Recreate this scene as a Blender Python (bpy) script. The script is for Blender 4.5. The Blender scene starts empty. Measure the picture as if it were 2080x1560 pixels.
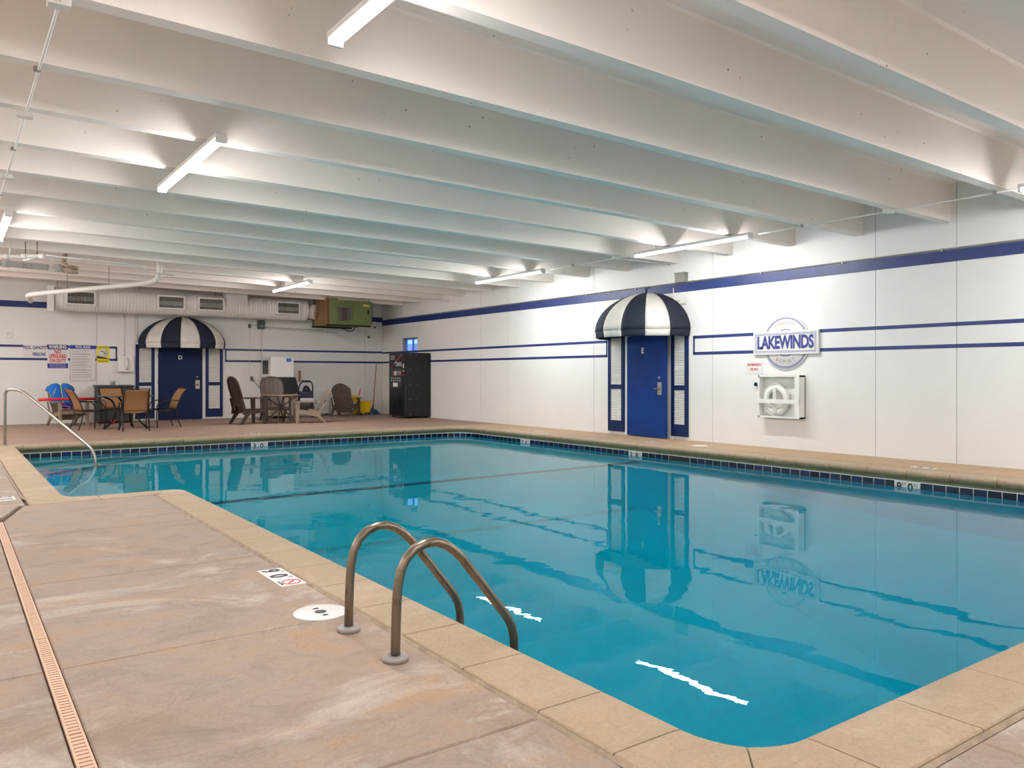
import bpy, bmesh, math, random
from mathutils import Matrix, Vector
random.seed(7)
SC = bpy.context.scene
COL = SC.collection
PI = math.pi

# ------------------------------------------------------------------ camera, world, exposure
cam_d = bpy.data.cameras.new('camera')
cam = bpy.data.objects.new('camera', cam_d)
COL.objects.link(cam)
cam_d.sensor_width = 36.0
cam_d.lens = 1612.0 / 2080.0 * 36.0
cam_d.shift_y = -18.0 / 2080.0
cam_d.clip_start = 0.05
cam_d.clip_end = 200
cam.location = (0, 0, 1.25)
cam.rotation_euler = (PI / 2, 0, -math.atan(1150.0 / 1612.0))
SC.camera = cam
SC.view_settings.view_transform = 'Standard'
SC.view_settings.look = 'None'
SC.view_settings.gamma = 1.0
SC.view_settings.use_curve_mapping = False
SC.view_settings.exposure = 0.42
LAMP = 92.0          # emission of the strip-light lenses
w = bpy.data.worlds.new('world')
SC.world = w
w.use_nodes = True
w.node_tree.nodes['Background'].inputs[0].default_value = (0.52, 0.66, 0.95, 1)
w.node_tree.nodes['Background'].inputs[1].default_value = 2.6
cy = SC.cycles
cy.max_bounces = 9
cy.diffuse_bounces = 5
cy.use_adaptive_sampling = True
cy.adaptive_threshold = 0.12
cy.use_light_tree = False
cy.glossy_bounces = 4
cy.transmission_bounces = 6
cy.transparent_max_bounces = 8
cy.sample_clamp_indirect = 6.0
cy.blur_glossy = 0.5

# ------------------------------------------------------------------ materials
def lin(c):
    return tuple(((x / 255.0) / 12.92 if x / 255.0 <= 0.04045 else ((x / 255.0 + 0.055) / 1.055) ** 2.4) for x in c) + (1,)

class NT:
    def __init__(s, name):
        s.m = bpy.data.materials.new(name)
        s.m.use_nodes = True
        s.t = s.m.node_tree
        s.b = s.t.nodes['Principled BSDF']
        s.out = s.t.nodes['Material Output']
        s.geo = None
    def n(s, kind, **kw):
        nd = s.t.nodes.new(kind)
        for k, v in kw.items():
            if k.startswith('i_'):
                nd.inputs[k[2:].replace('_', ' ')].default_value = v
            else:
                setattr(nd, k, v)
        return nd
    def l(s, a, b):
        s.t.links.new(a, b)
    def pos(s, scale=(1, 1, 1), rot=(0, 0, 0), obj=False):
        if obj:
            src = s.n('ShaderNodeTexCoord').outputs['Object']
        else:
            src = s.n('ShaderNodeNewGeometry').outputs['Position']
        mp = s.n('ShaderNodeMapping')
        mp.inputs['Scale'].default_value = scale
        mp.inputs['Rotation'].default_value = rot
        s.l(src, mp.inputs['Vector'])
        return mp.outputs[0]
    def noise(s, vec, scale, detail=4, rough=0.55, dist=0.0):
        nd = s.n('ShaderNodeTexNoise')
        nd.inputs['Scale'].default_value = scale
        nd.inputs['Detail'].default_value = detail
        nd.inputs['Roughness'].default_value = rough
        nd.inputs['Distortion'].default_value = dist
        s.l(vec, nd.inputs['Vector'])
        return nd.outputs['Fac']
    def ramp(s, fac, stops):
        r = s.n('ShaderNodeValToRGB')
        el = r.color_ramp.elements
        while len(el) > 1:
            el.remove(el[0])
        el[0].position = stops[0][0]
        el[0].color = stops[0][1]
        for p, c in stops[1:]:
            e = el.new(p)
            e.color = c
        s.l(fac, r.inputs[0])
        return r.outputs[0]
    def mix(s, fac, a, b, mode='MIX'):
        m = s.n('ShaderNodeMix', data_type='RGBA', blend_type=mode)
        for inp, v in ((m.inputs[0], fac), (m.inputs[6], a), (m.inputs[7], b)):
            if isinstance(v, (int, float, tuple)):
                inp.default_value = v
            else:
                s.l(v, inp)
        return m.outputs[2]
    def bump(s, h, strength=0.3, dist=0.01):
        b = s.n('ShaderNodeBump')
        b.inputs['Strength'].default_value = strength
        b.inputs['Distance'].default_value = dist
        s.l(h, b.inputs['Height'])
        s.l(b.outputs[0], s.b.inputs['Normal'])

def mat(name, c, rough=0.5, metal=0.0, var=0.06, vs=3.0, bump=0.0, bs=60.0, spec=0.5, coat=0.0):
    t = NT(name)
    base = lin(c)
    v = t.pos()
    f = t.noise(v, vs)
    dk = tuple(x * (1 - var) for x in base[:3]) + (1,)
    lt = tuple(min(1, x * (1 + var)) for x in base[:3]) + (1,)
    t.l(t.ramp(f, [(0.3, dk), (0.7, lt)]), t.b.inputs['Base Color'])
    t.b.inputs['Roughness'].default_value = rough
    t.b.inputs['Metallic'].default_value = metal
    t.b.inputs['Specular IOR Level'].default_value = spec
    t.b.inputs['Coat Weight'].default_value = coat
    if bump:
        t.bump(t.noise(v, bs, 3), bump, 0.005)
    return t.m

def deck_mat(name, tones, pale=0.35, streak=1.0, algae=False):
    t = NT(name)
    v = t.pos()
    vs = t.pos(scale=(0.85, 1.25, 1), rot=(0, 0, 0.5))
    big = t.noise(v, 0.9, 4, 0.6, 0.4)
    c = t.ramp(big, [(0.32, lin(tones[0])), (0.5, lin(tones[1])), (0.68, lin(tones[2]))])
    mid = t.noise(vs, 2.6, 10, 0.74, 1.0)
    c = t.mix(0.6, c, t.ramp(mid, [(0.36, lin(tones[3])), (0.5, lin(tones[0])), (0.62, lin(tones[2]))]))
    # pale mineral bloom, a stain that stays put
    bl = t.noise(vs, 1.1, 10, 0.72, 0.6)
    blm = t.ramp(bl, [(0.53, (0, 0, 0, 1)), (0.66, (pale, pale, pale, 1))])
    c = t.mix(blm, c, lin((206, 196, 186)))
    fine = t.noise(v, 60, 3, 0.6)
    c = t.mix(0.35, c, t.ramp(fine, [(0.3, (0.72, 0.72, 0.72, 1)), (0.7, (1.15, 1.12, 1.1, 1))]), 'MULTIPLY')
    if algae:      # olive stain along the nose and underside, just above the water
        sp = t.n('ShaderNodeSeparateXYZ')
        t.l(t.n('ShaderNodeNewGeometry').outputs['Position'], sp.inputs[0])
        wob = t.n('ShaderNodeMath', operation='MULTIPLY_ADD')
        t.l(t.noise(v, 7, 5), wob.inputs[0]); wob.inputs[1].default_value = .035; t.l(sp.outputs['Z'], wob.inputs[2])
        ma = t.n('ShaderNodeMapRange'); ma.inputs[1].default_value = -.012; ma.inputs[2].default_value = -.05; ma.inputs[3].default_value = 0; ma.inputs[4].default_value = .85
        t.l(wob.outputs[0], ma.inputs[0])
        c = t.mix(ma.outputs[0], c, t.ramp(t.noise(v, 9, 6, .7), [(.35, lin((96, 88, 56))), (.65, lin((128, 116, 82)))]))
    t.l(c, t.b.inputs['Base Color'])
    t.b.inputs['Roughness'].default_value = 0.62
    t.b.inputs['Specular IOR Level'].default_value = 0.3
    rid = t.noise(vs, 5.0 * streak, 9, 0.72, 1.8)
    vo = t.n('ShaderNodeTexVoronoi', feature='DISTANCE_TO_EDGE')
    vo.inputs['Scale'].default_value = 3.0
    dv = t.n('ShaderNodeMixRGB' if False else 'ShaderNodeVectorMath', operation='ADD')
    nn = t.n('ShaderNodeTexNoise')
    nn.inputs['Scale'].default_value = 4.0
    nn.inputs['Detail'].default_value = 6
    t.l(v, nn.inputs['Vector'])
    t.l(vs, dv.inputs[0])
    t.l(nn.outputs['Color'], dv.inputs[1])
    t.l(dv.outputs[0], vo.inputs['Vector'])
    e = t.ramp(vo.outputs['Distance'], [(0.0, (0, 0, 0, 1)), (0.05, (1, 1, 1, 1))])
    h = t.mix(0.22, rid, e)
    t.bump(h, 0.8, 0.014)
    return t.m

def wall_mat(name, c, scratch=0.0, bump=0.12):
    t = NT(name)
    v = t.pos()
    base = lin(c)
    dk = tuple(x * 0.95 for x in base[:3]) + (1,)
    f = t.noise(v, 0.8, 5, 0.6)
    cc = t.ramp(f, [(0.35, dk), (0.65, base)])
    if scratch:
        vo = t.n('ShaderNodeTexVoronoi')
        vo.inputs['Scale'].default_value = 5.0
        vo.inputs['Randomness'].default_value = 1.0
        t.l(v, vo.inputs['Vector'])
        sp = t.ramp(vo.outputs['Distance'], [(0.035, (0.3, 0.27, 0.25, 1)), (0.06, (1, 1, 1, 1))])
        pick = t.noise(v, 0.9, 3, 0.6)
        pm = t.ramp(pick, [(0.44, (0, 0, 0, 1)), (0.54, (1, 1, 1, 1))])
        cc = t.mix(pm, cc, t.mix(1.0, cc, sp, 'MULTIPLY'))
    t.l(cc, t.b.inputs['Base Color'])
    t.b.inputs['Roughness'].default_value = 0.55
    t.b.inputs['Specular IOR Level'].default_value = 0.3
    t.bump(t.noise(v, 45, 4), bump, 0.004)
    return t.m

def emit_mat(name, c, s):
    t = NT(name)
    e = t.n('ShaderNodeEmission')
    e.inputs[0].default_value = c
    e.inputs[1].default_value = s
    t.l(e.outputs[0], t.out.inputs['Surface'])
    return t.m

def rust_mat(name, base, rust, lo, hi, axis_scale=(1, 1, 1), metal=0.0, rough=0.5, sc=5):
    t = NT(name)
    v = t.pos(scale=axis_scale)
    f = t.noise(v, sc, 7, 0.65, 0.6)
    c = t.ramp(f, [(lo, lin(base)), (hi, lin(rust))])
    t.l(c, t.b.inputs['Base Color'])
    t.b.inputs['Roughness'].default_value = rough
    t.b.inputs['Metallic'].default_value = metal
    t.bump(t.noise(v, 30, 3), 0.1, 0.003)
    return t.m

M = {}
M['ceil'] = wall_mat('ceiling_paint', (251, 242, 234), scratch=1.0, bump=0.2)
M['wall'] = wall_mat('wall_paint', (232, 230, 226))
M['joint'] = mat('joint_sealant', (150, 146, 140), 0.8)
M['navy'] = mat('navy_paint', (10, 34, 82), 0.5, spec=0.3, var=0.12)
M['band'] = mat('blue_band_paint', (20, 46, 106), 0.4, var=0.12)
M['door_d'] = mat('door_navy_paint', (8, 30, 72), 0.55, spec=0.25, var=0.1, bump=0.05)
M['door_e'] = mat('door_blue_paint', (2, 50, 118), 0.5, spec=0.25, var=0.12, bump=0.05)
M['white'] = mat('white_paint', (232, 230, 225), 0.4, var=0.03)
M['pvc'] = mat('white_pipe', (232, 229, 222), 0.35, var=0.05)
M['oldpvc'] = rust_mat('weathered_pipe', (206, 204, 198), (176, 150, 112), 0.55, 0.75, sc=4)
M['rusty'] = rust_mat('rusty_fitting', (196, 186, 170), (128, 84, 40), 0.42, 0.58, sc=18)
M['deck'] = deck_mat('stamped_concrete', [(157, 140, 129), (161, 141, 124), (166, 137, 108), (134, 118, 106)], 0.6)
M['deck_far'] = deck_mat('stamped_concrete_brown', [(155, 128, 115), (163, 137, 123), (168, 141, 119), (143, 116, 105)], 0.12)
M['deck_right'] = deck_mat('stamped_concrete_tan', [(179, 151, 123), (184, 159, 131), (179, 149, 117), (169, 141, 113)], 0.08)
M['coping'] = deck_mat('coping_concrete', [(172, 149, 126), (176, 156, 131), (170, 147, 117), (161, 142, 118)], 0.22, 0.8, True)
M['grout_dark'] = rust_mat('deck_joint', (120, 96, 78), (92, 78, 66), 0.4, 0.6, rough=0.9)
M['bead'] = rust_mat('joint_bead', (176, 156, 134), (142, 124, 106), 0.4, 0.7, rough=0.8, sc=8)
M['grout'] = mat('white_grout', (214, 218, 212), 0.7)
M['plaster'] = mat('pool_plaster', (56, 226, 246), 0.7, var=0.05, vs=1.0)
M['lane'] = mat('lane_tile', (18, 34, 90), 0.3)
M['lens'] = emit_mat('light_lens', (0.985, 0.972, 0.975, 1), LAMP)
M['housing'] = mat('light_housing', (225, 224, 220), 0.4)
M['steel'] = rust_mat('worn_stainless', (132, 121, 106), (86, 68, 52), 0.5, 0.68, metal=0.85, rough=0.32, sc=9, axis_scale=(1, 1, 0.35))
M['steel2'] = mat('brushed_stainless', (176, 170, 160), 0.28, 0.9)
M['flange'] = mat('cast_flange', (160, 156, 150), 0.5, 0.3)
M['black'] = mat('black_paint', (16, 16, 17), 0.4)
M['blackframe'] = mat('black_tube', (22, 20, 19), 0.35, 0.2)
M['sling'] = mat('tan_sling', (150, 108, 70), 0.75, var=0.12, vs=30, bump=0.3, bs=300)
M['glasstop'] = mat('dark_table_top', (44, 44, 46), 0.12)
M['brown'] = mat('dark_brown_plastic', (62, 46, 40), 0.35, var=0.1)
M['brown2'] = mat('brown_plastic', (84, 68, 58), 0.4, var=0.1)
M['taupe'] = mat('taupe_plastic', (146, 128, 108), 0.5, var=0.08)
M['greyplastic'] = mat('grey_brown_plastic', (88, 78, 72), 0.5, var=0.08)
M['tabletop2'] = mat('mottled_table_top', (150, 116, 96), 0.3, var=0.15, vs=20)
M['bronze'] = mat('bronze_tube', (92, 76, 66), 0.3, 0.4)
M['vest'] = mat('blue_vest', (14, 104, 196), 0.7, var=0.1)
M['yellow'] = mat('yellow_plastic', (240, 196, 20), 0.4, var=0.05)
M['paleyellow'] = mat('pale_yellow_trim', (216, 212, 120), 0.6)
M['red'] = mat('red_foam', (214, 32, 52), 0.6, var=0.05)
M['pink'] = mat('pink_strap', (226, 150, 190), 0.6)
M['purple'] = mat('purple_cloth', (64, 40, 130), 0.7)
M['wicker'] = mat('dark_resin', (56, 54, 52), 0.6, var=0.15, vs=40, bump=0.4, bs=120)
M['clear'] = mat('translucent_plastic', (214, 214, 212), 0.3)
M['duct'] = wall_mat('painted_duct', (238, 234, 228))
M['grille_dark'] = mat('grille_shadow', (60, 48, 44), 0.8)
M['galv'] = mat('galvanised', (150, 146, 140), 0.45, 0.5, var=0.1)
M['grey'] = mat('grey_enamel', (70, 74, 76), 0.5)
M['darkmetal'] = mat('dark_steel', (44, 42, 34), 0.6, 0.3)
M['cream'] = mat('cream_panel', (214, 196, 160), 0.5)
M['beige'] = mat('beige_metal', (176, 160, 138), 0.5, var=0.06)
M['icewhite'] = mat('white_enamel', (226, 224, 220), 0.3, var=0.02)
M['signwhite'] = mat('sign_white', (220, 218, 214), 0.4, var=0.02)
M['signred'] = mat('sign_red', (196, 40, 40), 0.5)
M['signblue'] = mat('sign_blue', (30, 50, 150), 0.5)
M['inkblue'] = mat('ink_blue', (44, 44, 120), 0.5)
M['signyellow'] = mat('sign_yellow', (232, 214, 30), 0.5)
M['ink'] = mat('black_ink', (26, 26, 28), 0.5)
M['greyink'] = mat('grey_ink', (150, 150, 152), 0.6)
M['logoblue'] = mat('logo_blue', (56, 62, 128), 0.5)
M['logored'] = mat('logo_red', (186, 118, 104), 0.5)
M['logogrey'] = mat('logo_grey_brown', (160, 150, 140), 0.5)
M['awn_navy'] = mat('navy_canvas', (24, 32, 52), 0.8, var=0.2, vs=6, bump=0.2, bs=200)
M['awn_white'] = mat('white_canvas', (224, 218, 208), 0.8, var=0.08, vs=4, bump=0.2, bs=200)
M['brass'] = mat('worn_brass', (170, 128, 90), 0.3, 0.8)
M['satin'] = mat('satin_steel', (176, 170, 160), 0.35, 0.6)
M['vm'] = mat('vending_black', (16, 15, 16), 0.3, var=0.2, vs=8)
M['vmwin'] = mat('vending_window', (40, 38, 40), 0.15)
M['can1'] = mat('can_red', (176, 110, 100), 0.4)
M['can2'] = mat('can_white', (226, 222, 214), 0.4)
M['can3'] = mat('can_blue', (120, 128, 146), 0.4)
M['magenta'] = mat('magenta_streak', (150, 40, 70), 0.4)
M['wood'] = mat('varnished_wood', (176, 112, 62), 0.5, var=0.15, vs=10)
M['mop'] = mat('blue_mop_yarn', (70, 104, 146), 0.9, var=0.2, vs=30)
M['drain'] = mat('drain_plastic', (206, 170, 144), 0.6, var=0.05)
M['drain_dark'] = mat('drain_channel', (70, 46, 34), 0.9)
M['ring'] = mat('ring_white', (232, 230, 224), 0.6, var=0.03)
M['navycloth'] = mat('navy_plastic', (22, 24, 48), 0.5)
M['bluebadge'] = mat('blue_badge', (70, 110, 210), 0.5)
M['cord'] = mat('dark_cable', (70, 66, 62), 0.6)
M['yellowlabel'] = mat('yellow_label', (206, 194, 110), 0.6)
M['algae'] = mat('coping_underside', (120, 116, 80), 0.8)
M['winframe'] = mat('window_frame_blue', (120, 150, 210), 0.4)
M['leg_rubber'] = mat('rubber', (30, 28, 28), 0.7)

# waterline tiles: navy glaze with a little change from tile to tile
t = NT('navy_tile_glaze')
oi = t.n('ShaderNodeObjectInfo')
t.l(t.ramp(oi.outputs['Random'], [(0.0, lin((4, 9, 34))), (0.6, lin((8, 16, 50))), (1.0, lin((18, 32, 84)))]), t.b.inputs['Base Color'])
t.b.inputs['Roughness'].default_value = 0.15
M['tile'] = t.m

# green heater enamel rusting at its left side
t = NT('green_enamel')
v = t.pos()
c = t.ramp(t.noise(v, 3, 6, 0.6, 0.5), [(0.35, lin((104, 114, 62))), (0.55, lin((108, 122, 74))), (0.72, lin((140, 140, 80)))])
t.l(c, t.b.inputs['Base Color'])
t.b.inputs['Roughness'].default_value = 0.55
M['green'] = t.m
M['greenrust'] = rust_mat('rusting_enamel', (150, 134, 100), (142, 92, 48), 0.36, 0.58, axis_scale=(1, 3, 0.6), sc=4)

# pool water: a real surface that reflects, refracts and lets light down, over an absorbing body
t = NT('pool_water_surface')
v = t.pos(scale=(1.0, 1.0, 1))
n1 = t.noise(v, 1.1, 2, 0.5, 0.3)
n2 = t.noise(t.pos(scale=(1.0, 1.6, 1)), 5.0, 2, 0.5, 0.2)
m1 = t.n('ShaderNodeMath', operation='MULTIPLY_ADD')
t.l(n1, m1.inputs[0]); m1.inputs[1].default_value = 3.0
m2 = t.n('ShaderNodeMath', operation='MULTIPLY'); t.l(n2, m2.inputs[0]); m2.inputs[1].default_value = 0.22
t.l(m2.outputs[0], m1.inputs[2])
bm_ = t.n('ShaderNodeBump'); bm_.inputs['Strength'].default_value = 0.35; bm_.inputs['Distance'].default_value = 0.0035
t.l(m1.outputs[0], bm_.inputs['Height'])
fr = t.n('ShaderNodeFresnel'); fr.inputs['IOR'].default_value = 1.22
t.l(bm_.outputs[0], fr.inputs['Normal'])
gl = t.n('ShaderNodeBsdfGlossy'); gl.inputs['Roughness'].default_value = 0.0
t.l(bm_.outputs[0], gl.inputs['Normal'])
rf = t.n('ShaderNodeBsdfRefraction'); rf.inputs['IOR'].default_value = 1.33; rf.inputs['Roughness'].default_value = 0.0
t.l(bm_.outputs[0], rf.inputs['Normal'])
tr = t.n('ShaderNodeBsdfTransparent')
mx = t.n('ShaderNodeMixShader'); mx.inputs[0].default_value = 0.74
t.l(tr.outputs[0], mx.inputs[1]); t.l(rf.outputs[0], mx.inputs[2])
mx2 = t.n('ShaderNodeMixShader')
t.l(fr.outputs[0], mx2.inputs[0]); t.l(mx.outputs[0], mx2.inputs[1]); t.l(gl.outputs[0], mx2.inputs[2])
t.l(mx2.outputs[0], t.out.inputs['Surface'])
va = t.n('ShaderNodeVolumeAbsorption')
va.inputs['Color'].default_value = (0.0, 0.925, 0.96, 1)
va.inputs['Density'].default_value = 0.55
t.l(va.outputs[0], t.out.inputs['Volume'])
M['water'] = t.m

# ------------------------------------------------------------------ mesh builder and object helpers
class MB:
    def __init__(s):
        s.v = []; s.f = []; s.sm = []
    def add(s, vs, fs, smooth=False):
        o = len(s.v)
        s.v += [tuple(p) for p in vs]
        for f in fs:
            s.f.append(tuple(i + o for i in f)); s.sm.append(smooth)
        return s
    def box(s, x0, x1, y0, y1, z0, z1, mtx=None):
        vs = [Vector((x, y, z)) for z in (z0, z1) for y in (y0, y1) for x in (x0, x1)]
        if mtx is not None:
            vs = [mtx @ p for p in vs]
        return s.add(vs, [(0, 2, 3, 1), (4, 5, 7, 6), (0, 1, 5, 4), (2, 6, 7, 3), (0, 4, 6, 2), (1, 3, 7, 5)])
    def bbox(s, x0, x1, y0, y1, z0, z1, b, mtx=None):
        # box with chamfered edges
        bm = bmesh.new()
        bmesh.ops.create_cube(bm, size=1)
        for p in bm.verts:
            p.co = Vector((x0 + (p.co.x + .5) * (x1 - x0), y0 + (p.co.y + .5) * (y1 - y0), z0 + (p.co.z + .5) * (z1 - z0)))
        bmesh.ops.bevel(bm, geom=bm.edges[:], offset=b, segments=2, affect='EDGES', profile=0.6)
        bm.verts.index_update()
        vs = [p.co.copy() for p in bm.verts]
        fs = [tuple(q.index for q in f.verts) for f in bm.faces]
        bm.free()
        if mtx is not None:
            vs = [mtx @ p for p in vs]
        return s.add(vs, fs)
    def prism(s, poly, z0, z1, mtx=None, smooth=False):
        n = len(poly)
        vs = [Vector((x, y, z0)) for x, y in poly] + [Vector((x, y, z1)) for x, y in poly]
        if mtx is not None:
            vs = [mtx @ p for p in vs]
        s.add(vs, [tuple(reversed(range(n))), tuple(range(n, 2 * n))])
        o = len(s.v) - 2 * n
        for i in range(n):
            j = (i + 1) % n
            s.f.append((o + i, o + j, o + n + j, o + n + i)); s.sm.append(smooth)
        return s
    def tube(s, pts, r, n=10, rr=None, flat=1.0):
        pts = [Vector(p) for p in pts]
        m = len(pts)
        rings = []
        up = None
        for i, p in enumerate(pts):
            d = (pts[min(i + 1, m - 1)] - pts[max(i - 1, 0)]).normalized()
            if up is None:
                a = Vector((0, 0, 1)) if abs(d.z) < 0.9 else Vector((1, 0, 0))
                up = (a - d * a.dot(d)).normalized()
            else:
                up = (up - d * up.dot(d))
                up = up.normalized() if up.length > 1e-6 else Vector((1, 0, 0))
            side = d.cross(up)
            q = rr[i] if rr else r
            rings.append([p + (up * math.cos(2 * PI * k / n) * flat + side * math.sin(2 * PI * k / n)) * q for k in range(n)])
        vs = [q for rg in rings for q in rg]
        fs = [(i * n + k, i * n + (k + 1) % n, (i + 1) * n + (k + 1) % n, (i + 1) * n + k) for i in range(m - 1) for k in range(n)]
        o = len(s.v)
        s.add(vs, fs, True)
        s.f.append(tuple(o + k for k in reversed(range(n)))); s.sm.append(False)
        s.f.append(tuple(o + (m - 1) * n + k for k in range(n))); s.sm.append(False)
        return s
    def cyl(s, c0, c1, r, n=16, r1=None):
        return s.tube([c0, c1], r, n, rr=[r, r if r1 is None else r1])
    def lathe(s, prof, c=(0, 0, 0), n=24, mtx=None):
        vs = []
        for r, z in prof:
            for k in range(n):
                p = Vector((c[0] + r * math.cos(2 * PI * k / n), c[1] + r * math.sin(2 * PI * k / n), c[2] + z))
                vs.append(mtx @ p if mtx is not None else p)
        m = len(prof)
        o = len(s.v)
        s.add(vs, [(i * n + k, i * n + (k + 1) % n, (i + 1) * n + (k + 1) % n, (i + 1) * n + k) for i in range(m - 1) for k in range(n)], True)
        s.f.append(tuple(o + k for k in reversed(range(n)))); s.sm.append(False)
        s.f.append(tuple(o + (m - 1) * n + k for k in range(n))); s.sm.append(False)
        return s
    def torus(s, c, R, r, n=32, k=10, mtx=None, sq=1.0):
        vs = []
        for i in range(n):
            a = 2 * PI * i / n
            for j in range(k):
                b = 2 * PI * j / k
                p = Vector((c[0] + (R + r * math.cos(b)) * math.cos(a), c[1] + (R + r * math.cos(b)) * math.sin(a), c[2] + r * math.sin(b) * sq))
                vs.append(mtx @ p if mtx is not None else p)
        return s.add(vs, [(i * k + j, ((i + 1) % n) * k + j, ((i + 1) % n) * k + (j + 1) % k, i * k + (j + 1) % k) for i in range(n) for j in range(k)], True)
    def grid(s, fn, nu, nv, th=0.0, smooth=True):
        # surface fn(u, v) -> point; th > 0 gives it thickness along its normal
        P = [[Vector(fn(i / nu, j / nv)) for j in range(nv + 1)] for i in range(nu + 1)]
        W = nv + 1
        if th:
            Q = []
            for i in range(nu + 1):
                row = []
                for j in range(nv + 1):
                    a = P[min(i + 1, nu)][j] - P[max(i - 1, 0)][j]
                    b = P[i][min(j + 1, nv)] - P[i][max(j - 1, 0)]
                    nn = a.cross(b)
                    nn = nn.normalized() if nn.length > 1e-9 else Vector((0, 0, 1))
                    row.append(P[i][j] + nn * th)
                Q.append(row)
        vs = [p for r in P for p in r]
        fs = [(i * W + j, i * W + j + 1, (i + 1) * W + j + 1, (i + 1) * W + j) for i in range(nu) for j in range(nv)]
        if th:
            o = len(vs)
            vs += [p for r in Q for p in r]
            fs += [(o + i * W + j, o + (i + 1) * W + j, o + (i + 1) * W + j + 1, o + i * W + j + 1) for i in range(nu) for j in range(nv)]
            for i in range(nu):
                fs += [(i * W, (i + 1) * W, o + (i + 1) * W, o + i * W), (i * W + nv, o + i * W + nv, o + (i + 1) * W + nv, (i + 1) * W + nv)]
            for j in range(nv):
                fs += [(j, o + j, o + j + 1, j + 1), (nu * W + j, nu * W + j + 1, o + nu * W + j + 1, o + nu * W + j)]
        return s.add(vs, fs, smooth)
    def mesh(s, name, m):
        me = bpy.data.meshes.new(name)
        me.from_pydata(s.v, [], s.f)
        me.polygons.foreach_set('use_smooth', s.sm)
        me.materials.append(M[m] if isinstance(m, str) else m)
        me.update()
        bm = bmesh.new(); bm.from_mesh(me)
        bmesh.ops.recalc_face_normals(bm, faces=bm.faces[:])
        bm.to_mesh(me); bm.free()
        return me
    def build(s, name, m, parent=None, label=None, mtx=None, kind=None):
        o = bpy.data.objects.new(name, s.mesh(name, m))
        COL.objects.link(o)
        if parent is not None:
            o.parent = parent
        if mtx is not None:
            o.matrix_local = mtx
        if label:
            o['label'] = label
        if kind:
            o['kind'] = kind
        return o

def thing(name, label, cat, loc=(0, 0, 0), rz=0.0, group=None, mtx=None):
    o = bpy.data.objects.new(name, None)
    o.empty_display_size = 0.1
    COL.objects.link(o)
    if mtx is not None:
        o.matrix_world = mtx
    else:
        o.location = loc
        o.rotation_euler = (0, 0, rz)
    o['label'] = label
    o['category'] = cat
    if group:
        o['group'] = group
    return o

def tag(o, label, cat, group=None):
    o['label'] = label
    o['category'] = cat
    if group:
        o['group'] = group
    return o

def dup(root, label, mtx=None, loc=None, rz=None, name=None, group=None):
    r = root.copy()
    COL.objects.link(r)
    if mtx is not None:
        r.matrix_world = mtx
    if loc is not None:
        r.location = loc
    if rz is not None:
        r.rotation_euler = (0, 0, rz)
    r['label'] = label
    for ch in list(root.children):
        c = ch.copy(); COL.objects.link(c); c.parent = r
        for g in list(ch.children):
            d = g.copy(); COL.objects.link(d); d.parent = c
    return r

def inst(me, name, parent, mtx, label=None):
    o = bpy.data.objects.new(name, me)
    COL.objects.link(o)
    o.parent = parent
    o.matrix_local = mtx
    if label:
        o['label'] = label
    return o

def struct(name, mb, m, parent=None):
    o = mb.build(name, m, parent)
    if parent is None:
        o['kind'] = 'structure'
    return o

# wall frames: local x = right, y = up, z = out of the wall into the room
XR, YB = 11.62, 23.6      # right wall and back wall planes
def on_right(y, z, off=0.0):
    return Matrix(((0, 0, -1, XR - off), (-1, 0, 0, y), (0, 1, 0, z), (0, 0, 0, 1)))
def on_back(x, z, off=0.0):
    return Matrix(((1, 0, 0, x), (0, 0, -1, YB - off), (0, 1, 0, z), (0, 0, 0, 1)))
def T(x, y, z):
    return Matrix.Translation((x, y, z))

def text(s, size, m, parent, x=0, y=0, z=0.0, name='lettering', off=0.0, sx=1.0, align='CENTER', mtx=None, ext=0.0006, shear=0.0, sp=1.0):
    c = bpy.data.curves.new(name, 'FONT')
    c.body = s
    c.size = size
    c.align_x = align
    c.align_y = 'CENTER'
    c.offset = off
    c.extrude = ext
    c.shear = shear
    c.space_character = sp
    c.resolution_u = 3
    c.materials.append(M[m])
    o = bpy.data.objects.new(name, c)
    COL.objects.link(o)
    o.parent = parent
    ml = (mtx if mtx is not None else T(x, y, z)) @ Matrix.Diagonal((sx, 1, 1, 1))
    me = bpy.data.meshes.new_from_object(o)
    bpy.data.objects.remove(o)
    r = bpy.data.objects.new(name, me)
    COL.objects.link(r)
    r.parent = parent
    r.matrix_local = ml
    return r

# ------------------------------------------------------------------ room shell
XL, YF = -4.0, -4.2
def zs(x):            # underside of the roof stems, falling gently to the right
    return 3.60 - 0.0148 * x
HS = 0.53

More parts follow.
